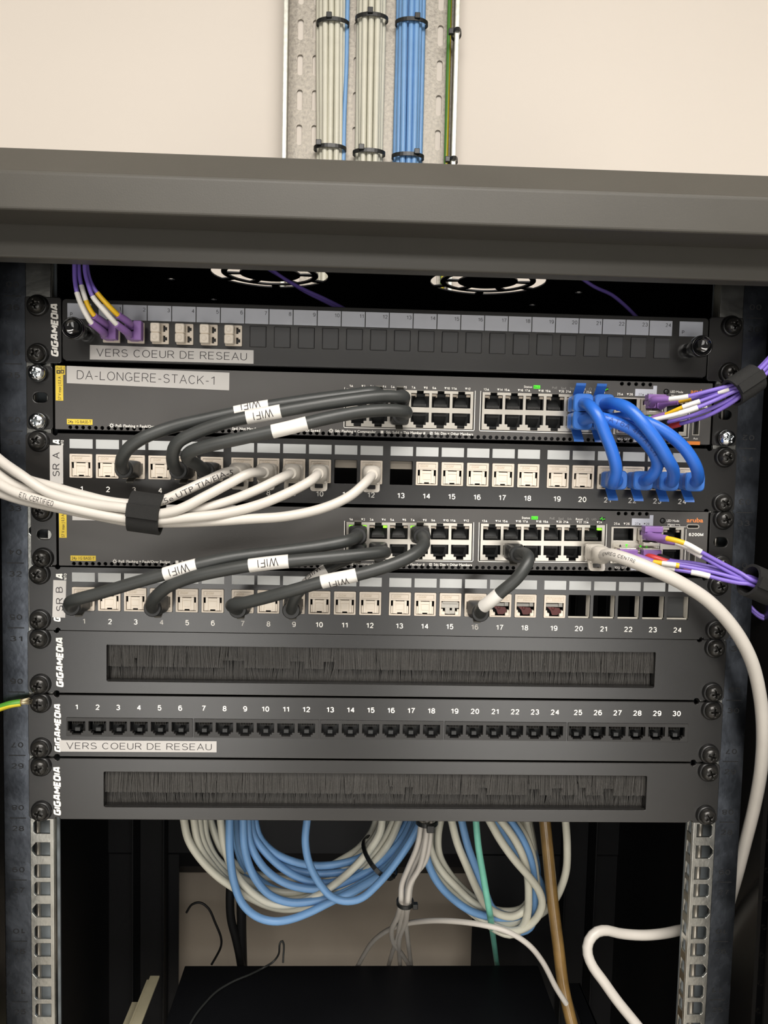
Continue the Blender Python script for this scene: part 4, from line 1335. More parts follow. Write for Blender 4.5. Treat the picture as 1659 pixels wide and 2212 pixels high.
# ---------------------------------------------------------------- copper patch cords
def rj45(rt, x, z, kind, up, jm, bm, wz=None):
    """plug housing, boot and latch tab of one cord end; the boot runs along -y"""
    k = 1 if up else -1
    h = MB().box(x - 5.8, x + 5.8, -4.5, 5.0, z - 3.9, z + 3.9).box(x - 1.6, x + 1.6, -5.5, 3.5, *sorted((z + 3.9 * k, z + 5.4 * k)))
    h.build('plug_housing', M['clear'], rt, bevel=0.4)
    b = MB()
    if kind == 'black':
        b.loft([(x, -3.8, z, 6.0, 5.2, 7), (x, -9, z, 6.2, 5.6, 6), (x, -13, z, 6.0, 5.8, 4), (x, -16.5, z, 5.4, 5.4, 2.6), (x, -19, z, 5.2, 5.2, 2), (x, -20, z, 5.9, 5.9, 2), (x, -22.4, z, 5.9, 5.9, 2), (x, -23.2, z, 5.3, 5.3, 2)], 24)
    elif kind == 'white':
        b.loft([(x, -4, z, 6.3, 5.6, 7), (x, -7, z, 6.4, 5.7, 6)], 24, False)
        for i in range(4):
            y = -7.2 - i * 2.2
            s_ = 6.3 - i * 0.28
            b.loft([(x, y, z, s_ - .7, s_ - 1.1, 4), (x, y - .3, z, s_, s_ - .5, 4), (x, y - 1.4, z, s_, s_ - .5, 4), (x, y - 1.9, z, s_ - .7, s_ - 1.1, 4)], 24)
        b.loft([(x, -14, z, 5.2, 5.0, 3), (x, -18, z, 6.1, 6.0, 3), (x, -22, z, 6.0, 5.9, 2.6), (x, -25, z, 5.0, 4.9, 2.2), (x, -27.5, z, 3.6, 3.6, 2)], 24)
    else:
        b.loft([(x, -3.8, z, 6.1, 5.2, 7), (x, -12, z, 6.1, 5.4, 6), (x, -16, z, 5.6, 5.0, 4)], 24, False)
        b.loft([(x, -15, z, 6.4, 6.2, 5), (x, -19.6, z, 6.6, 6.4, 4.5), (x, -20.6, z, 6.0, 5.8, 4)], 24, False)
        for i in range(5):
            b.loft([(x, -6 - 1.9 * i, z, 6.3, 5.6, 6), (x, -7 - 1.9 * i, z, 6.3, 5.6, 6)], 20, False)
    b.build('boot', bm, rt)
    if kind == 'white':
        zc = z + 8.6 * k
        q = MB().plate(rrect(x - 5.6, x + 5.6, *sorted((zc - 3.6 * k, zc + 3.2 * k)), 1.8, 3), [rrect(x - 2.7, x + 2.7, *sorted((zc - 1.6 * k, zc + 1.2 * k)), 0.4, 2)], -10.5, 2.2)
        q.v = [(a, y - (abs(c - z) - 5) * 0.5, c) for a, y, c in q.v]
        q.box(x - 5.0, x - 3.4, -12, -5, *sorted((z + 5.0 * k, z + 6.6 * k))).box(x + 3.4, x + 5.0, -12, -5, *sorted((z + 5.0 * k, z + 6.6 * k)))
        q.build('latch_guard', bm, rt, bevel=0.4)
    elif kind == 'blue':
        prof = [(-4, 4.4), (-7, 7.2), (-9.5, 9.6), (-11.5, 11.4), (-12.4, 12.2), (-12.6, 12.6)]
        rs = [[(x - 3.3, y, z + q * k), (x + 3.3, y, z + q * k), (x + 3.3, y - .5, z + (q + 1.3) * k), (x - 3.3, y - .5, z + (q + 1.3) * k)] for y, q in prof]
        MB().rings(rs, False).build('latch_tab', bm, rt, bevel=0.25)
    else:
        rs = [[(x - 2.4, y, z + q * k), (x + 2.4, y, z + q * k), (x + 2.4, y - .2, z + (q + .9) * k), (x - 2.4, y - .2, z + (q + .9) * k)] for y, q in ((0, 4.6), (-5, 6.2), (-9.5, 8.2))]
        MB().rings(rs, False).build('latch_tab', M['clear'], rt)


def cord(name, label, group, kind, a, b, mids, r, jm, bm, sleeves=(), prints=(), tail=None):
    """a, b = (x, z, latch up) of the two ports, b may be None; mids = world points"""
    rt = root(name, label, 'cable', (a[0], 0, a[1]), group)
    ye = {'black': -20, 'white': -23, 'blue': -18}[kind]
    pts = [(a[0], ye + 5, a[1]), (a[0], ye - 2, a[1])] + [tuple(m_) for m_ in mids]
    if b:
        pts += [(b[0], ye - 2, b[1]), (b[0], ye + 5, b[1])]
    pa = Path(pts, 1.5)
    tube(MB(), pa, r, n=14).build('jacket', jm, rt)
    for e in (a, b):
        if e:
            rj45(rt, e[0], e[1], kind, e[2], jm, bm)
    for (p0, p1, t, ang, h) in sleeves:
        s0, s1 = sorted((pa.near(*p0), pa.near(*p1)))
        sl = tube(MB(), pa, r + 0.28, s0, s1, n=18, step=2).build('label_sleeve', M['sleeve'], rt)
        if t:
            q = wrap(MB(), pa, t, (s0 + s1) / 2, h, r + 0.4, False, ang, -0.08)
            # upside-down lettering as on the real wraps
            d = (to_px(pa.at(s1))[0] > to_px(pa.at(s0))[0])
            q = wrap(MB(), pa, t, (s0 + s1) / 2, h, r + 0.4, d, ang, -0.1)
            q.flat('lettering', M['black_print'], sl)
    for (pp, t, h, ang, wd) in prints:
        s0 = pa.near(*pp)
        d = (to_px(pa.at(s0 + 5))[0] < to_px(pa.at(s0 - 5))[0])
        wrap(MB(), pa, t, s0, h, r + 0.08, d, ang, -0.05, w=wd).flat('printed_marking', M['black_print'] if kind == 'white' else mat('blue_print', '#16408c', 0.5, 0, 0), rt)
    return rt, pa


def k34p(n):
    return (X34[n], Z34 - 1.2, False)


def k32p(n):
    return (X32[n], Z32 - 1.2, False)


def sp(key, n):
    return port(key, n)


J, Bm = M['jacket_black'], M['plug_dark']
G1 = 'black cords from the SR A panel to the upper switch'
cord('patch_cord', 'thick black cord from SR A jack 3, its sleeve half hidden behind another', None, 'black', k34p(3), sp('a', 3),
     [P(262, 1000, -33), P(272, 975, -40), P(302, 950, -42), P(370, 923, -40), P(450, 904, -39), P(545, 884, -38), P(650, 867, -38), P(760, 853, -37), P(812, 848, -34)], 4.0, J, Bm,
     [((509, 890), (580, 879), 'WIFI', 0.7, 5.2)])
cord('patch_cord', 'thick black cord from SR A jack 5 with an upside down WIFI sleeve', None, 'black', k34p(5), sp('a', 5),
     [P(374, 1000, -38), P(374, 975, -45), P(385, 955, -48), P(425, 934, -49), P(500, 909, -50), P(560, 897, -50), P(640, 882, -50), P(740, 866, -48), P(830, 856, -42), P(872, 858, -36)], 4.0, J, Bm,
     [((533, 905), (607, 888), 'WIFI', 0.0, 5.2)])
cord('patch_cord', 'thick black cord from SR A jack 6 with a blank white sleeve', None, 'black', k34p(6), sp('a', 6),
     [P(425, 1003, -33), P(404, 990, -42), P(410, 977, -48), P(450, 963, -51), P(530, 945, -53), P(620, 925, -54), P(700, 905, -53), P(780, 890, -48), P(840, 886, -43), P(878, 890, -37)], 4.0, J, Bm,
     [((588, 936), (662, 917), None, 0, 0)])
cord('patch_cord', 'thick black cord from SR B jack 1 with the leftmost WIFI sleeve', None, 'black', k32p(1), sp('b', 1),
     [P(152, 1300, -34), P(165, 1295, -40), P(210, 1283, -43), P(280, 1262, -45), P(360, 1239, -46), P(420, 1222, -46), P(500, 1205, -44), P(600, 1192, -42), P(690, 1180, -40), P(755, 1167, -36)], 4.0, J, Bm,
     [((357, 1239), (424, 1222), 'WIFI', 0.0, 5.4)])
cord('patch_cord', 'thick black cord from SR B jack 4 with a WIFI sleeve near the middle', None, 'black', k32p(4), sp('b', 4),
     [P(328, 1301, -34), P(338, 1288, -40), P(362, 1268, -45), P(410, 1248, -48), P(480, 1232, -50), P(560, 1219, -51), P(640, 1211, -51), P(740, 1202, -47), P(800, 1196, -42), P(832, 1193, -36)], 4.0, J, Bm,
     [((541, 1222), (624, 1212), 'WIFI', 0.1, 5.4)])
cord('patch_cord', 'thick black cord from SR B jack 7 rising to the switch over the others', None, 'black', k32p(7), sp('b', 7),
     [P(500, 1307, -34), P(525, 1303, -42), P(570, 1292, -47), P(640, 1273, -52), P(700, 1256, -54), P(770, 1242, -55), P(840, 1222, -54), P(890, 1200, -50), P(915, 1178, -42), P(914, 1165, -34)], 4.0, J, Bm,
     [((697, 1258), (772, 1240), 'WIFI', -0.75, 5.2)])
cord('patch_cord', 'thick black cord from SR B jack 9 passing behind the other cords', None, 'black', k32p(9), sp('b', 2),
     [P(632, 1302, -30), P(642, 1284, -34), P(662, 1262, -37), P(690, 1240, -38), P(720, 1222, -37), P(756, 1206, -33)], 3.6, J, Bm,
     [((662, 1262), (708, 1231), 'WIFI', 1.0, 4.6)])
cord('patch_cord', 'short bent black cord from SR B jack 16 up to the lower switch', None, 'black', k32p(16), sp('b', 16),
     [P(1040, 1314, -32), P(1058, 1300, -38), P(1086, 1276, -42), P(1112, 1254, -43), P(1130, 1232, -43), P(1142, 1208, -40), P(1135, 1196, -33)], 4.0, J, Bm,
     [((1046, 1310), (1078, 1284), None, 0, 0)])

J, Bm = M['cord_blue'], M['boot_blue']
cord('patch_cord', 'bright blue cord from upper switch port 21 to jack 21', None, 'blue', sp('a', 21), k34p(21),
     [P(1275, 878, -36), P(1290, 897, -42), P(1306, 935, -43), P(1322, 975, -42), P(1331, 1015, -38), P(1324, 1045, -30)], 3.9, J, Bm)
cord('patch_cord', 'bright blue cord with printed marking running down to jack 22', None, 'blue', sp('a', 22), k34p(22),
     [P(1288, 901, -34), P(1325, 911, -40), P(1365, 928, -43), P(1396, 956, -44), P(1416, 985, -43), P(1420, 1008, -40), P(1404, 1032, -33)], 3.9, J, Bm,
     prints=[((1345, 918), 'CAT6A 4P', 3.4, 0.2, 24), ((1400, 962), 'PATCH', 3.4, 0.2, 15)])
cord('patch_cord', 'bright blue cord arching in front of the others to jack 23', None, 'blue', sp('a', 23), k34p(23),
     [P(1330, 872, -38), P(1358, 883, -48), P(1388, 913, -53), P(1418, 952, -53), P(1442, 992, -50), P(1455, 1018, -42), P(1452, 1040, -32)], 3.9, J, Bm)
cord('patch_cord', 'bright blue cord ending rightmost at jack 24', None, 'blue', sp('a', 24), k34p(24),
     [P(1325, 905, -33), P(1360, 903, -38), P(1400, 914, -40), P(1440, 935, -42), P(1478, 968, -42), P(1502, 1005, -39), P(1508, 1030, -31)], 3.9, J, Bm)

J, Bm = M['white_jacket'], M['white_boot']
LP = [(-60, -30), (-180, -10)]


def wcord(n, lab, px, prints=(), r=3.1):
    return cord('patch_cord', lab, None, 'white', k34p(n), None, [P(*q) for q in px], r, J, Bm, (), prints)


wcord(7, 'white cord with printed marking from jack 7 into the strapped bundle',
      [(490, 1020, -33), (450, 1037, -38), (400, 1060, -43), (345, 1083, -45), (300, 1089, -45), (240, 1084, -45), (180, 1070, -43), (110, 1050, -40), (50, 1032, -34), (-20, 985, -25), (-90, 920, -15)],
      [((425, 1049), '.5e UTP TIA/EIA-5', 3.6, 0.25, 46), ])
wcord(8, 'white cord from jack 8, frontmost where the bundle leaves the strap',
      [(540, 1022, -36), (500, 1042, -42), (440, 1074, -49), (385, 1101, -52), (335, 1110, -51), (280, 1099, -51), (200, 1088, -48), (110, 1066, -46), (40, 1022, -42), (-10, 985, -34), (-90, 900, -20)])
wcord(9, 'white cord from jack 9 through the middle of the strapped bundle',
      [(600, 1036, -35), (560, 1056, -40), (490, 1084, -43), (420, 1102, -45), (340, 1112, -43), (290, 1112, -42), (200, 1100, -42), (110, 1072, -40), (40, 1052, -38), (-10, 1020, -34), (-90, 950, -20)])
wcord(10, 'white cord from jack 10, low in the strapped bundle',
      [(672, 1038, -36), (628, 1062, -41), (560, 1090, -46), (480, 1110, -49), (400, 1119, -50), (330, 1124, -49), (280, 1121, -49), (200, 1108, -48), (110, 1086, -46), (40, 1066, -43), (-10, 1040, -38), (-90, 980, -25)],
      [((85, 1075), 'ETL CERTIFIED', 3.4, 0.1, 22)])
wcord(12, 'white cord from jack 12 sweeping longest across the lower switch',
      [(790, 1042, -36), (755, 1072, -41), (700, 1097, -44), (620, 1115, -46), (540, 1121, -47), (440, 1127, -46), (350, 1129, -44), (290, 1128, -43), (200, 1112, -41), (110, 1094, -40), (40, 1078, -38), (-10, 1060, -34), (-90, 1010, -25)])


def strap_round(name, lab, c, tdir, r1, r2, hw, th=1.8):
    t = Vector(tdir).normalized()
    n = (Vector((0, -1, 0)) - t * (-t.y)).normalized()
    b = t.cross(n)
    o = band(MB(), c, n * r1, b * r2, t, hw, th, 64)
    # overlapping free end of the strap
    a0 = Vector(c) + n * (r1 + th)
    o.rings([[a0 - t * hw + n * d + b * (-r2 * 0.5 + s_ * r2 * 0.25) for d in (0, 1.2)] + [a0 + t * hw + n * d + b * (-r2 * 0.5 + s_ * r2 * 0.25) for d in (1.2, 0)] for s_ in range(4)], False)
    o = o.build(name, M['velcro'], None)
    return tag(o, lab, 'strap')


strap_round('cable_strap', 'black hook and loop strap round the white cords at left', P(316, 1108, -46), (1, 0, -0.12), 7.6, 10.8, 9.6)

# the thick white cord on the right
cord('patch_cord', 'long white cord from the lower switch swinging down the right side', None, 'white', sp('b', 24), None,
     [P(1318, 1198, -33), P(1345, 1205, -40), P(1400, 1226, -46), P(1465, 1256, -49), P(1530, 1298, -48), P(1585, 1358, -44), P(1622, 1425, -38), P(1641, 1500, -30), P(1648, 1580, -22), P(1644, 1660, -12), P(1630, 1740, 2), P(1610, 1820, 16), P(1592, 1890, 28), P(1572, 1960, 50), P(1550, 2060, 75), P(1535, 2200, 95), P(1530, 2400, 110), P(1530, 2600, 120)], 4.3, J, Bm,
     prints=[((1342, 1205), 'ENREG CENTRE', 2.2, 0.1, 19)])

# ---------------------------------------------------------------- fibre cords
def fibre(rt, pts, segs, r=1.35):
    """one fibre of a duplex cord: pts world points; segs = [(px0, px1, material, radius, name)]"""
    pa = Path(pts, 1.5)
    tube(MB(), pa, r, n=10, step=2.2).build('fibre', M['purple'], rt)
    for p0, p1, mt, rr, nm in segs:
        s0, s1 = sorted((pa.near(*p0), pa.near(*p1)))
        s0 = 0 if p0 is None else s0
        tube(MB(), pa, rr, s0, max(s1, s0 + 2), n=12, step=2.2).build(nm, M[mt], rt)
    return pa


def boot(rt, pts, r0, r1, mt='purple_boot'):
    pa = Path(pts, 1.5)
    tube(MB(), pa, r0, n=14, step=1.6, rr=lambda t: 1 + (r1 / r0 - 1) * t).build('boot', M[mt], rt)


def lc_body(rt, x, z, y0, y1, vert, mt='purple_boot'):
    b = MB()
    for d in (-3.1, 3.1):
        dx, dz = (0, d) if vert else (d, 0)
        b.box(x + dx - 2.7, x + dx + 2.7, y1, y0, z + dz - 2.7, z + dz + 2.7)
    b.build('connector', M[mt], rt, bevel=0.5)
    c = MB()
    if vert:
        c.box(x + 2.2, x + 7.2, y1 - 1, y1 + 5, z - 6.2, z + 6.2).box(x + 2.8, x + 4.0, y1 + 3, y0, z - 5, z + 5)
    else:
        c.box(x - 6.2, x + 6.2, y1 - 1, y1 + 6, z + 2.6, z + 6.6).box(x - 5, x + 5, y1 + 3, y0, z + 3.0, z + 4.0)
    c.build('release_clip', M[mt], rt, bevel=0.5)


def dcord(lab, loc, group=None):
    return root('fibre_cable', lab, 'fibre cable', loc, group)


# two cords plugged into the fibre panel, rising behind the top beam
r = dcord('violet fibre cord in fibre panel port 1, left of the pair at the top', (-184, 0, 333))
lc_body(r, -184.8, 333.0, -2, -13, True)
boot(r, [(-186, -11, 336), P(225, 697, -22), P(203, 682, -31)], 2.7, 2.2)
boot(r, [(-186, -11, 330), P(221, 716, -22), P(197, 697, -31)], 2.7, 2.2)
fibre(r, [P(215, 691, -26), P(203, 681, -31), P(190, 660, -33), P(179, 628, -33), P(172, 600, -32), P(170, 570, -30), P(170, 480, -26)], [((203, 681), (187, 650), 'yellow_sleeve', 1.55, 'marker_sleeve'), ((187, 650), (176, 619), 'sleeve', 1.6, 'marker_sleeve')])
fibre(r, [P(212, 708, -26), P(198, 698, -31), P(181, 670, -35), P(168, 638, -36), P(162, 608, -35), P(161, 572, -33), P(162, 480, -29)], [((199, 698), (166, 635), 'sleeve', 1.6, 'marker_sleeve')])
r = dcord('violet fibre cord in fibre panel port 2, right of the pair at the top', (-168, 0, 333))
lc_body(r, -168.6, 333.0, -2, -13, True)
boot(r, [(-170, -11, 336), P(278, 697, -22), P(254, 680, -32)], 2.7, 2.2)
boot(r, [(-170, -11, 330), P(274, 718, -22), P(251, 700, -32)], 2.7, 2.2)
fibre(r, [P(266, 690, -27), P(254, 680, -32), P(236, 662, -36), P(210, 633, -38), P(196, 610, -37), P(189, 585, -35), P(187, 560, -33), P(187, 480, -29)], [((254, 680), (209, 632), 'yellow_sleeve', 1.6, 'marker_sleeve')])
fibre(r, [P(264, 710, -27), P(251, 700, -32), P(226, 672, -38), P(200, 640, -41), P(190, 612, -40), P(184, 588, -38), P(183, 560, -36), P(184, 480, -32)], [((252, 701), (198, 638), 'sleeve', 1.6, 'marker_sleeve')])

# cords of the upper switch, gathered in the upper right strap
END_A = lambda dx, dz, dy: [P(1606 + dx, 832 + dz, -44 + dy), P(1640 + dx, 803 + dz, -40 + dy), P(1668 + dx, 773 + dz, -36 + dy), P(1730 + dx, 700 + dz, -25 + dy)]
END_B = lambda dx, dz, dy: [P(1622 + dx, 1254 + dz, -42 + dy), P(1655 + dx, 1268 + dz, -40 + dy), P(1690 + dx, 1284 + dz, -34 + dy), P(1760 + dx, 1330 + dz, -20 + dy)]
cx, cz, _ = SW['a']
r = dcord('violet duplex fibre cord in the top optics slot of the upper switch', (cx + 178.5, -8, cz + 5))
lc_body(r, cx + 178.7, cz + 5.0, -4.6, -13, False)
boot(r, [(cx + 175.6, -11, cz + 5), P(1412, 864, -19), P(1445, 862, -27)], 2.8, 2.0)
boot(r, [(cx + 181.8, -11, cz + 4), P(1440, 870, -17), P(1466, 868, -24)], 2.8, 2.0)
fibre(r, [P(1430, 863, -23), P(1446, 862, -27), P(1487, 856, -33), P(1530, 845, -38), P(1570, 835, -42)] + END_A(0, -8, 0), [((1446, 862), (1487, 856), 'sleeve', 1.6, 'marker_sleeve')])
fibre(r, [P(1455, 869, -20), P(1468, 867, -24), P(1500, 860, -30), P(1545, 850, -38), P(1576, 842, -43)] + END_A(-2, -2, -3), [((1468, 867), (1496, 861), 'yellow_sleeve', 1.5, 'marker_sleeve'), ((1549, 850), (1577, 841), 'sleeve', 1.65, 'marker_sleeve')])
r = dcord('violet duplex fibre cord with long white and yellow sleeves to the upper strap', (cx + 178.5, -8, cz - 10))
lc_body(r, cx + 162.6, cz - 11.0, -4.6, -12, False)
boot(r, [(cx + 160, -11, cz - 11), P(1375, 912, -18), P(1402, 909, -25)], 2.6, 2.0)
boot(r, [(cx + 165, -11, cz - 10), P(1405, 907, -17), P(1437, 896, -23)], 2.6, 2.0)
fibre(r, [P(1390, 911, -22), P(1403, 909, -26), P(1467, 893, -35), P(1507, 880, -39), P(1550, 862, -42), P(1580, 848, -45)] + END_A(4, 2, -2), [((1403, 909), (1466, 893), 'sleeve', 1.5, 'marker_sleeve'), ((1468, 893), (1505, 881), 'sleeve', 1.75, 'marker_sleeve')])
fibre(r, [P(1425, 900, -21), P(1438, 896, -24), P(1475, 880, -31), P(1512, 867, -35), P(1550, 853, -39), P(1578, 843, -42)] + END_A(6, -4, 2), [((1438, 896), (1475, 880), 'yellow_sleeve', 1.5, 'marker_sleeve'), ((1475, 880), (1511, 867), 'sleeve', 1.75, 'marker_sleeve')])
r = dcord('violet duplex fibre cord with red and black boots to the upper strap', (cx + 178.5, -8, cz - 12))
lc_body(r, cx + 178.8, cz - 11.0, -4.6, -12, False)
boot(r, [(cx + 176, -10, cz - 11), P(1425, 915, -16), P(1443, 912, -22)], 2.4, 1.9, 'dark')
boot(r, [(cx + 182, -10, cz - 12), P(1444, 922, -16), P(1469, 916, -22)], 2.4, 1.9, 'red')
fibre(r, [P(1432, 914, -18), P(1445, 911, -22), P(1500, 896, -30), P(1550, 876, -38), P(1588, 856, -43)] + END_A(8, 6, 1), [])
fibre(r, [P(1455, 919, -18), P(1470, 915, -22), P(1520, 901, -32), P(1560, 882, -39), P(1594, 860, -45)] + END_A(10, 9, -1), [])
strap_round('cable_strap', 'black hook and loop strap round the violet fibres beside the upper switch', P(1607, 832, -43), tuple(P(1640, 803, -40) - P(1575, 846, -45)), 6.4, 7.6, 10.0, 1.6)

cx, cz, a_ = SW['b']
cz += 178 * a_
r = dcord('violet duplex fibre cord in the top optics slot of the lower switch', (cx + 178.5, -8, cz + 5))
lc_body(r, cx + 178.7, cz + 5.0, -4.6, -13, False)
boot(r, [(cx + 175.6, -11, cz + 5), P(1412, 1160, -19), P(1441, 1163, -28)], 3.2, 2.1)
boot(r, [(cx + 181.8, -11, cz + 4), P(1430, 1166, -16), P(1458, 1172, -22)], 2.9, 2.0)
fibre(r, [P(1428, 1162, -24), P(1440, 1163, -28), P(1478, 1173, -34), P(1514, 1192, -37), P(1560, 1217, -39), P(1600, 1238, -41)] + END_B(0, -2, -2), [((1440, 1163), (1478, 1173), 'yellow_sleeve', 1.75, 'marker_sleeve'), ((1479, 1173), (1514, 1192), 'sleeve', 1.85, 'marker_sleeve')])
fibre(r, [P(1445, 1169, -20), P(1460, 1173, -23), P(1487, 1186, -30), P(1516, 1202, -35), P(1560, 1227, -38), P(1600, 1248, -40)] + END_B(-3, 4, 0), [((1460, 1173), (1485, 1185), 'sleeve', 1.5, 'marker_sleeve'), ((1488, 1186), (1517, 1202), 'sleeve', 1.85, 'marker_sleeve')])
r = dcord('violet duplex fibre cord with yellow rings, above the long white cord', (cx + 178.5, -8, cz - 10))
lc_body(r, cx + 162.6, cz - 11.0, -4.6, -12, False)
boot(r, [(cx + 160, -11, cz - 11), P(1372, 1203, -18), P(1411, 1214, -25)], 2.7, 2.0)
boot(r, [(cx + 165, -11, cz - 11), P(1375, 1208, -15), P(1402, 1215, -21)], 2.6, 1.8)
fibre(r, [P(1395, 1210, -22), P(1411, 1214, -25), P(1466, 1222, -32), P(1540, 1236, -37), P(1600, 1252, -41)] + END_B(-6, 2, 1), [((1411, 1214), (1431, 1217), 'yellow_sleeve', 1.75, 'marker_sleeve'), ((1432, 1217), (1457, 1221), 'sleeve', 1.75, 'marker_sleeve'), ((1458, 1221), (1465, 1222), 'yellow_sleeve', 1.8, 'marker_sleeve')])
fibre(r, [P(1390, 1213, -20), P(1402, 1215, -22), P(1458, 1230, -30), P(1510, 1239, -36), P(1560, 1252, -40), P(1600, 1260, -42)] + END_B(-8, 7, -1), [((1402, 1215), (1458, 1230), 'sleeve', 1.5, 'marker_sleeve'), ((1490, 1236), (1531, 1245), 'sleeve', 1.9, 'marker_sleeve')])
r = dcord('violet duplex fibre cord with red and black boots to the lower strap', (cx + 178.5, -8, cz - 12))
lc_body(r, cx + 178.8, cz - 11.0, -4.6, -12, False)
boot(r, [(cx + 176, -10, cz - 10), P(1405, 1203, -16), P(1443, 1214, -22)], 2.4, 1.9, 'red')
boot(r, [(cx + 182, -10, cz - 10), P(1425, 1203, -13), P(1447, 1210, -18)], 2.4, 1.9, 'dark')
fibre(r, [P(1430, 1211, -20), P(1445, 1214, -23), P(1500, 1222, -29), P(1560, 1235, -35), P(1600, 1246, -40)] + END_B(-4, -5, 3), [])
fibre(r, [P(1436, 1207, -16), P(1450, 1211, -19), P(1500, 1217, -26), P(1560, 1231, -33), P(1600, 1243, -38)] + END_B(-2, -8, 5), [])
strap_round('cable_strap', 'ribbed black hook and loop strap at the right edge under the lower switch', P(1642, 1263, -41), tuple(P(1680, 1279, -36) - P(1612, 1250, -43)), 7.4, 9.0, 10.0, 1.8)

for i, (dx, dy) in enumerate(((0, 0), (7, 4), (14, 9), (21, 2))):
    pa = Path([P(1670 + dx, 780, 66 + dy), P(1654 + dx, 850, 66 + dy), P(1646 + dx, 930, 66 + dy), P(1643 + dx, 1020, 66 + dy), P(1646 + dx, 1110, 66 + dy), P(1655 + dx, 1200, 66 + dy), P(1670 + dx, 1290, 66 + dy)], 3)
    cable('fibre_loop', '%s of the four violet fibres hanging down at the right edge' % ('leftmost', 'second from left', 'third from left', 'rightmost')[i], 'fibre cable', pa, 1.6, M['purple'], 'violet fibres hanging at the right edge', 8)
for i, d in enumerate((0, 5)):
    pa = Path([P(1590, 1282 + d, 62), P(1622, 1311 + d, 40), P(1640, 1328 + d, 36), P(1662, 1334 + d, 34), P(1720, 1330 + d, 34)], 3)
    cable('fibre_loop', ('upper' if i == 0 else 'lower') + ' short violet fibre curve under the ribbed strap', 'fibre cable', pa, 1.4, M['purple'], 'violet fibre curve under the ribbed strap', 8)
for pts, lab in (([(560, 560, 70), (607, 597, 60), (650, 622, 52), (700, 645, 46), (760, 675, 40)], 'thin violet fibre crossing the dark gap above port 10, upper strand'),
                 ([(565, 572, 72), (620, 605, 60), (660, 630, 52), (700, 650, 46), (750, 675, 40)], 'thin violet fibre crossing the dark gap above port 10, lower strand'),
                 ([(1240, 590, 70), (1285, 620, 66), (1320, 636, 60), (1350, 660, 54), (1380, 690, 50)], 'thin violet fibre in the dark gap above port 22')):
    cable('fibre_strand', lab, 'fibre cable', Path([P(*q) for q in pts], 3), 1.4, M['purple'], None, 8)

# earth wire at the left edge
r = root('earth_wire', 'green and yellow earth wire with bare strands at the left edge', 'wire', tuple(P(0, 1527, -6)))
pa = Path([P(-60, 1560, -4), P(-20, 1537, -6), P(5, 1527, -6), P(25, 1521, -6), P(45, 1518, -5)], 1.5)
tube(MB(), pa, 2.5, n=12, step=1.5, split=0.012, ph=1.9).build('insulation', [M['green'], M['wire_yellow']], r)
b = MB()
for k in range(7):
    a = k * 0.9
    q = Path([P(42, 1517, -5) + Vector((0, math.sin(a) * 1.2, math.cos(a) * 1.3)), P(54, 1515, -5) + Vector((0, math.sin(a) * 1.3, math.cos(a) * 1.4)), P(63, 1514, -3) + Vector((0, math.sin(a) * 1.4, math.cos(a) * 1.9))], 1.5)
    tube(b, q, 0.6, n=6, step=2)
b.build('bare_strands', M['copper'], r)

# ---------------------------------------------------------------- cables hanging behind, under the lowest panel
def zc(x, y):
    return 360 + x / 2.765, 1740 + y / 2.765


def zr(x, y):
    return 780 + x / 3.318, 1740 + y / 3.318


def hang(lab, pts, Y, r, mt, conv, group=None, name='network_cable', cat='cable', lead=None, squash=False):
    q = []
    if squash:
        Y = 152 + (Y - 155) * 0.65
    n = len(pts)
    for i, p in enumerate(pts):
        y = Y(p[1]) if callable(Y) else Y if not isinstance(Y, (list, tuple)) else Y[i] if len(Y) == n else Y[0] + (Y[1] - Y[0]) * i / (n - 1)
        q.append(P(*conv(*p), y))
    if lead is None or lead:
        q = [q[0] + (q[0] - q[1]).normalized() * 25] + q
    return cable(name, lab, cat, Path(q, 3), r, M[mt], group, 10)


GW = 'cream cables of the left loop behind the rack'
GB = 'pale blue cables of the left loop behind the rack'
for lab, pts, Y in (
        ('outermost cream cable at the left of the big loop under the panels', [(98, 60), (128, 200), (195, 310), (300, 420), (400, 490), (490, 545), (610, 600), (720, 618), (840, 600), (990, 540), (1180, 400), (1330, 220), (1400, 60)], 150),
        ('second cream cable from the left in the big loop', [(158, 60), (190, 230), (262, 350), (380, 470), (500, 540), (640, 595), (800, 590), (960, 530), (1150, 390), (1290, 220), (1370, 60)], 160),
        ('third cream cable from the left in the big loop', [(190, 60), (210, 200), (262, 310), (360, 420), (470, 500), (620, 560), (800, 560), (1000, 480), (1180, 340), (1300, 200), (1350, 60)], 168),
        ('fourth cream cable from the left in the big loop', [(222, 60), (236, 190), (290, 310), (390, 400), (520, 470), (700, 520), (900, 480), (1100, 340), (1230, 210), (1310, 60)], 176),
        ('cream cable passing just behind the front blue strand', [(320, 60), (345, 240), (400, 390), (500, 510), (620, 585), (760, 590), (930, 520), (1130, 360), (1270, 170), (1290, 60)], 143),
        ('shaded cream cable at the back of the big loop', [(252, 60), (300, 200), (350, 290), (470, 390), (640, 430), (850, 430), (1000, 350), (1150, 255), (1230, 150), (1260, 60)], 190)):
    hang(lab, pts, Y, 3.5, 'cream_jacket', zc, squash=True)
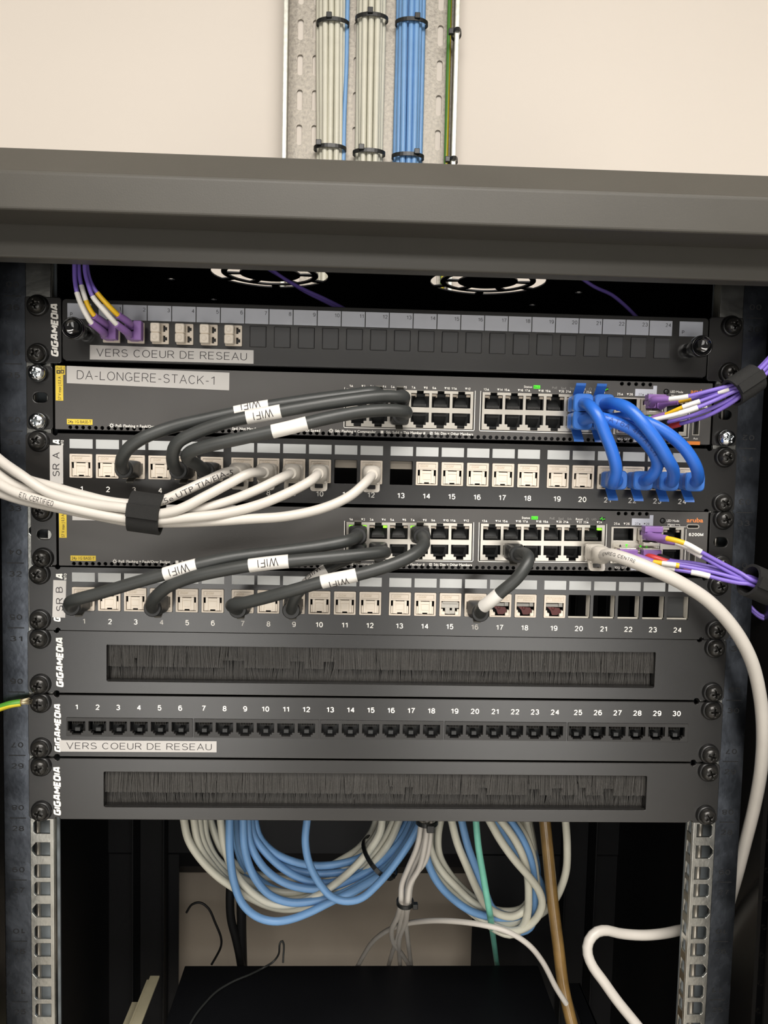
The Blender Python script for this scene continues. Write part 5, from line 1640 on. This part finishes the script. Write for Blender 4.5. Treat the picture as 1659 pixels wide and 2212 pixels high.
for lab, pts, Y in (
        ('front pale blue cable reaching lowest in the big loop', [(376, 60), (376, 260), (400, 450), (455, 590), (540, 665), (640, 692), (740, 680), (850, 640), (980, 575), (1150, 490), (1310, 390), (1430, 230), (1520, 60)], 128),
        ('pale blue cable second to the front strand of the loop', [(456, 60), (466, 260), (520, 420), (610, 530), (730, 578), (880, 572), (1010, 540), (1160, 470), (1320, 360), (1440, 210), (1500, 60)], 138),
        ('pale blue cable third from the front strand of the loop', [(480, 60), (500, 230), (580, 370), (700, 460), (850, 498), (1000, 480), (1150, 420), (1290, 330), (1410, 200), (1480, 60)], 148),
        ('pale blue cable along the middle of the big loop', [(500, 60), (520, 180), (600, 290), (700, 380), (810, 440), (920, 465), (1040, 450), (1180, 380), (1310, 270), (1410, 150), (1455, 60)], 158),
        ('pale blue cable along the inner top edge of the loop', [(520, 60), (555, 190), (640, 280), (760, 335), (880, 358), (1010, 352), (1150, 315), (1270, 240), (1370, 140), (1425, 60)], 165),
        ('pale blue cable next below the inner edge of the loop', [(510, 60), (540, 210), (630, 320), (750, 380), (880, 405), (1030, 400), (1160, 370), (1280, 300), (1390, 190), (1450, 60)], 172),
        ('shaded pale blue cable deep in the big loop', [(420, 60), (440, 260), (520, 410), (640, 500), (780, 530), (930, 520), (1080, 470), (1240, 370), (1380, 230), (1470, 60)], 182),
        ('pale blue cable lowest behind the black tie', [(405, 60), (420, 240), (490, 420), (600, 530), (760, 600), (900, 590), (1060, 545), (1220, 450), (1360, 320), (1460, 170), (1510, 60)], 190)):
    hang(lab, pts, Y, 3.5, 'blue_jacket', zc, squash=True)
hang('pale blue cable dropping straight from the panel across the loop', [(842, 60), (828, 210), (850, 340), (910, 460), (985, 545), (1070, 572), (1160, 555), (1260, 470), (1370, 340), (1470, 190), (1530, 60)], 118, 3.3, 'blue_jacket', zc)
q = P(*zc(1272, 308), 150)
t = P(*zc(1330, 240), 150) - P(*zc(1215, 370), 150)
n_ = Vector((t.z, 0, -t.x)).normalized()
rr = (P(*zc(1350, 385), 150) - P(*zc(1180, 228), 150)).length / 2
cable_tie('cable_tie', 'black tie across the big blue and cream loop', q, n_ * (rr + 1), (0, 28, 0), t, 1.9, n_ * (rr - 4) + Vector((0, -13, 0)), 3.0)

def bunch_y(d):
    return lambda y: 104 + d + max(0, min(1, (y - 600) / 340)) * 198


for lab, pts, Y in (
        ('white cable leftmost in the thin tied bunch', [(1525, 60), (1500, 230), (1440, 380), (1405, 470), (1400, 570), (1380, 660), (1345, 740), (1355, 820), (1400, 880), (1450, 960), (1480, 1020)], bunch_y(0)),
        ('white cable second in the thin tied bunch', [(1545, 60), (1525, 240), (1470, 380), (1440, 470), (1425, 570), (1400, 680), (1375, 800), (1350, 870), (1325, 960), (1310, 1020)], bunch_y(6)),
        ('white cable third in the thin tied bunch', [(1560, 60), (1545, 220), (1510, 370), (1455, 470), (1440, 570), (1430, 680), (1390, 800), (1395, 960), (1400, 1020)], bunch_y(-4)),
        ('white cable rightmost in the thin tied bunch', [(1572, 60), (1572, 210), (1545, 330), (1480, 420), (1455, 490), (1448, 570), (1430, 680), (1440, 800), (1460, 960), (1466, 1020)], bunch_y(2))):
    hang(lab, pts, Y, 2.35, 'white_jacket', zc)
q = P(*zc(1424, 578), 104)
cable_tie('cable_tie', 'small black tie round the thin white bunch', q, (6.0, 0, 0), (0, 7.8, 0), (0, 0, 1), 1.6, (8.2, -5, 0), 2.3)
q = P(*zc(1555, 95), 104)
cable_tie('cable_tie', 'black tie just under the lowest panel on the white bunch', q, (8, 0, 0), (0, 7.8, 0), (0, 0, 1), 1.8, (2, -10, -1), 3.2)

for lab, pts, Y, mt in (
        ('blue cable sweeping lowest left in the right hand loop', [(440, 120), (456, 300), (495, 450), (570, 580), (690, 695), (800, 762), (930, 797), (1060, 802), (1160, 780), (1230, 700), (1262, 560), (1255, 400), (1210, 240), (1140, 90)], (140, 170), 'blue_jacket'),
        ('cream cable inside the left sweep of the right hand loop', [(470, 120), (500, 320), (570, 460), (690, 590), (800, 690), (900, 738), (1000, 765), (1110, 768), (1190, 720), (1245, 600), (1255, 440), (1220, 280), (1160, 90)], (150, 175), 'cream_jacket'),
        ('cream cable under the blue sweep of the right hand loop', [(455, 130), (490, 360), (560, 520), (690, 660), (820, 760), (950, 830), (1060, 850), (1160, 800), (1225, 680), (1245, 500), (1225, 330), (1180, 100)], 158, 'cream_jacket'),
        ('cream cable dropping beside the tie under the panel', [(575, 80), (552, 220), (560, 350), (620, 470), (720, 590), (830, 680), (920, 735), (1040, 760), (1150, 740), (1225, 640), (1250, 480), (1230, 300), (1190, 90)], 164, 'cream_jacket'),
        ('second cream cable dropping beside the tie under the panel', [(545, 80), (520, 220), (530, 350), (600, 480), (700, 610), (800, 700), (900, 755), (1040, 785), (1160, 750), (1235, 640), (1258, 500), (1240, 320), (1200, 90)], 170, 'cream_jacket'),
        ('straight cream cable slanting left of the mint cable', [(640, 70), (690, 270), (760, 440), (830, 600), (895, 715), (980, 775), (1090, 795), (1180, 740), (1235, 620), (1240, 450), (1200, 270), (1120, 90)], (132, 160), 'cream_jacket'),
        ('straight blue cable slanting behind the mint cable', [(712, 70), (765, 290), (835, 480), (890, 620), (940, 735), (1020, 785), (1120, 790), (1200, 720), (1250, 600), (1250, 440), (1215, 280), (1140, 90)], (136, 166), 'blue_jacket'),
        ('cream cable looping lowest right beside the conduit', [(905, 80), (1000, 250), (1100, 390), (1195, 500), (1275, 610), (1297, 710), (1255, 810), (1170, 880), (1060, 900), (930, 850), (800, 760), (660, 620), (560, 480), (510, 330), (500, 100)], (118, 175), 'cream_jacket'),
        ('blue cable crossing behind the looping cream cable', [(960, 80), (1070, 255), (1180, 400), (1265, 510), (1300, 600), (1300, 690), (1255, 780), (1170, 830), (1060, 840), (930, 810), (790, 730), (650, 590), (540, 430), (480, 250), (470, 90)], (150, 185), 'blue_jacket'),
        ('cream cable dropping almost straight at the right of the loop', [(980, 80), (1080, 210), (1150, 340), (1190, 480), (1200, 650), (1190, 790), (1150, 880), (1075, 925), (985, 900), (880, 830), (760, 740), (640, 610), (560, 470), (520, 320), (515, 90)], (126, 178), 'cream_jacket'),
        ('blue cable falling outermost right of the loop', [(1050, 80), (1145, 220), (1210, 370), (1238, 520), (1250, 690), (1240, 800), (1205, 880), (1140, 905), (1040, 890), (900, 820), (760, 710), (620, 560), (530, 420), (480, 260), (470, 90)], (132, 190), 'blue_jacket'),
        ('cream cable hidden mostly behind the outer blue cable', [(1085, 80), (1170, 210), (1225, 350), (1250, 480), (1262, 620), (1262, 760), (1215, 850), (1110, 880), (980, 850), (840, 770), (700, 650), (580, 500), (520, 350), (500, 90)], (142, 195), 'cream_jacket'),
        ('lone cream cable curving right of the brown conduit', [(1463, 80), (1476, 270), (1470, 460), (1432, 590), (1385, 680), (1310, 760), (1220, 810), (1100, 830), (960, 800), (820, 720), (680, 600), (570, 450), (520, 300), (505, 90)], (140, 190), 'cream_jacket')):
    hang(lab, pts, Y, 3.5, mt, zr)
hang('mint green cable hanging down between the loops', [(820, 70), (840, 290), (880, 530), (920, 760), (948, 950), (972, 1125), (985, 1200)], (100, 100, 102, 112, 215, 300, 320), 2.9, 'teal', zr)
hang('brown ribbed conduit running down at the right', [(1313, 70), (1340, 350), (1372, 680), (1412, 1000), (1450, 1300), (1495, 1500), (1530, 1640), (1590, 1900), (1650, 2200)], (150, 110), 5.4, 'brown', zr, name='conduit', cat='conduit')
hang('white cable arching across in front of the thin bunch', [(-50, 1200), (15, 1080), (80, 980), (200, 890), (370, 838), (600, 826), (850, 852), (1040, 900), (1190, 990), (1300, 1120), (1400, 1310), (1470, 1420)], (310, 296, 265, 210, 160, 125, 106, 100, 100, 106, 112, 114), 2.4, 'white_jacket', zr, lead=False)
z4 = lambda x, y: (1200 + x / 3.614, 1620 + y / 3.614)
hang('white cable entering through the right rail and bending down', [(1080, 1392), (980, 1405), (850, 1432), (680, 1446), (500, 1432), (390, 1408), (310, 1428), (256, 1500), (250, 1590), (290, 1690), (370, 1800), (480, 1955), (630, 2140), (700, 2230), (800, 2420), (880, 2700), (900, 3000)], (52, 10), 3.9, 'white_jacket', z4, lead=False)
for lab, pts, Y, r_ in (
        ('black power cable bending in the dark left of the loop', [(385, 420), (378, 560), (385, 680), (415, 800), (440, 920), (450, 1000)], (280, 305), 4.6),
        ('straight black power cable in the dark left of the loop', [(440, 420), (446, 600), (448, 750), (452, 900), (455, 1000)], (285, 310), 5.2),
        ('thin black lead curling at the far left of the back panel', [(118, 640), (150, 592), (200, 580), (250, 615), (290, 700), (325, 790), (325, 840), (300, 895), (268, 950)], 330, 1.3),
        ):
    hang(lab, pts, Y, r_, 'dark', zc, lead=False)
q = [PZ(*zc(x, y), -297.5) for x, y in [(120, 1345), (170, 1255), (230, 1180), (300, 1110), (400, 1050), (500, 1008), (580, 968)]]
q = q + [P(*zc(640, 930), 275), P(*zc(672, 880), 285), P(*zc(674, 830), 292), P(*zc(688, 806), 294), P(*zc(700, 830), 294), P(*zc(697, 900), 290), P(*zc(695, 940), 286)]
cable('thin_lead', 'thin grey lead lying over the black equipment box with a small upright loop', 'cable', Path(q, 3), 1.1, M['jacket_black'], None, 8)
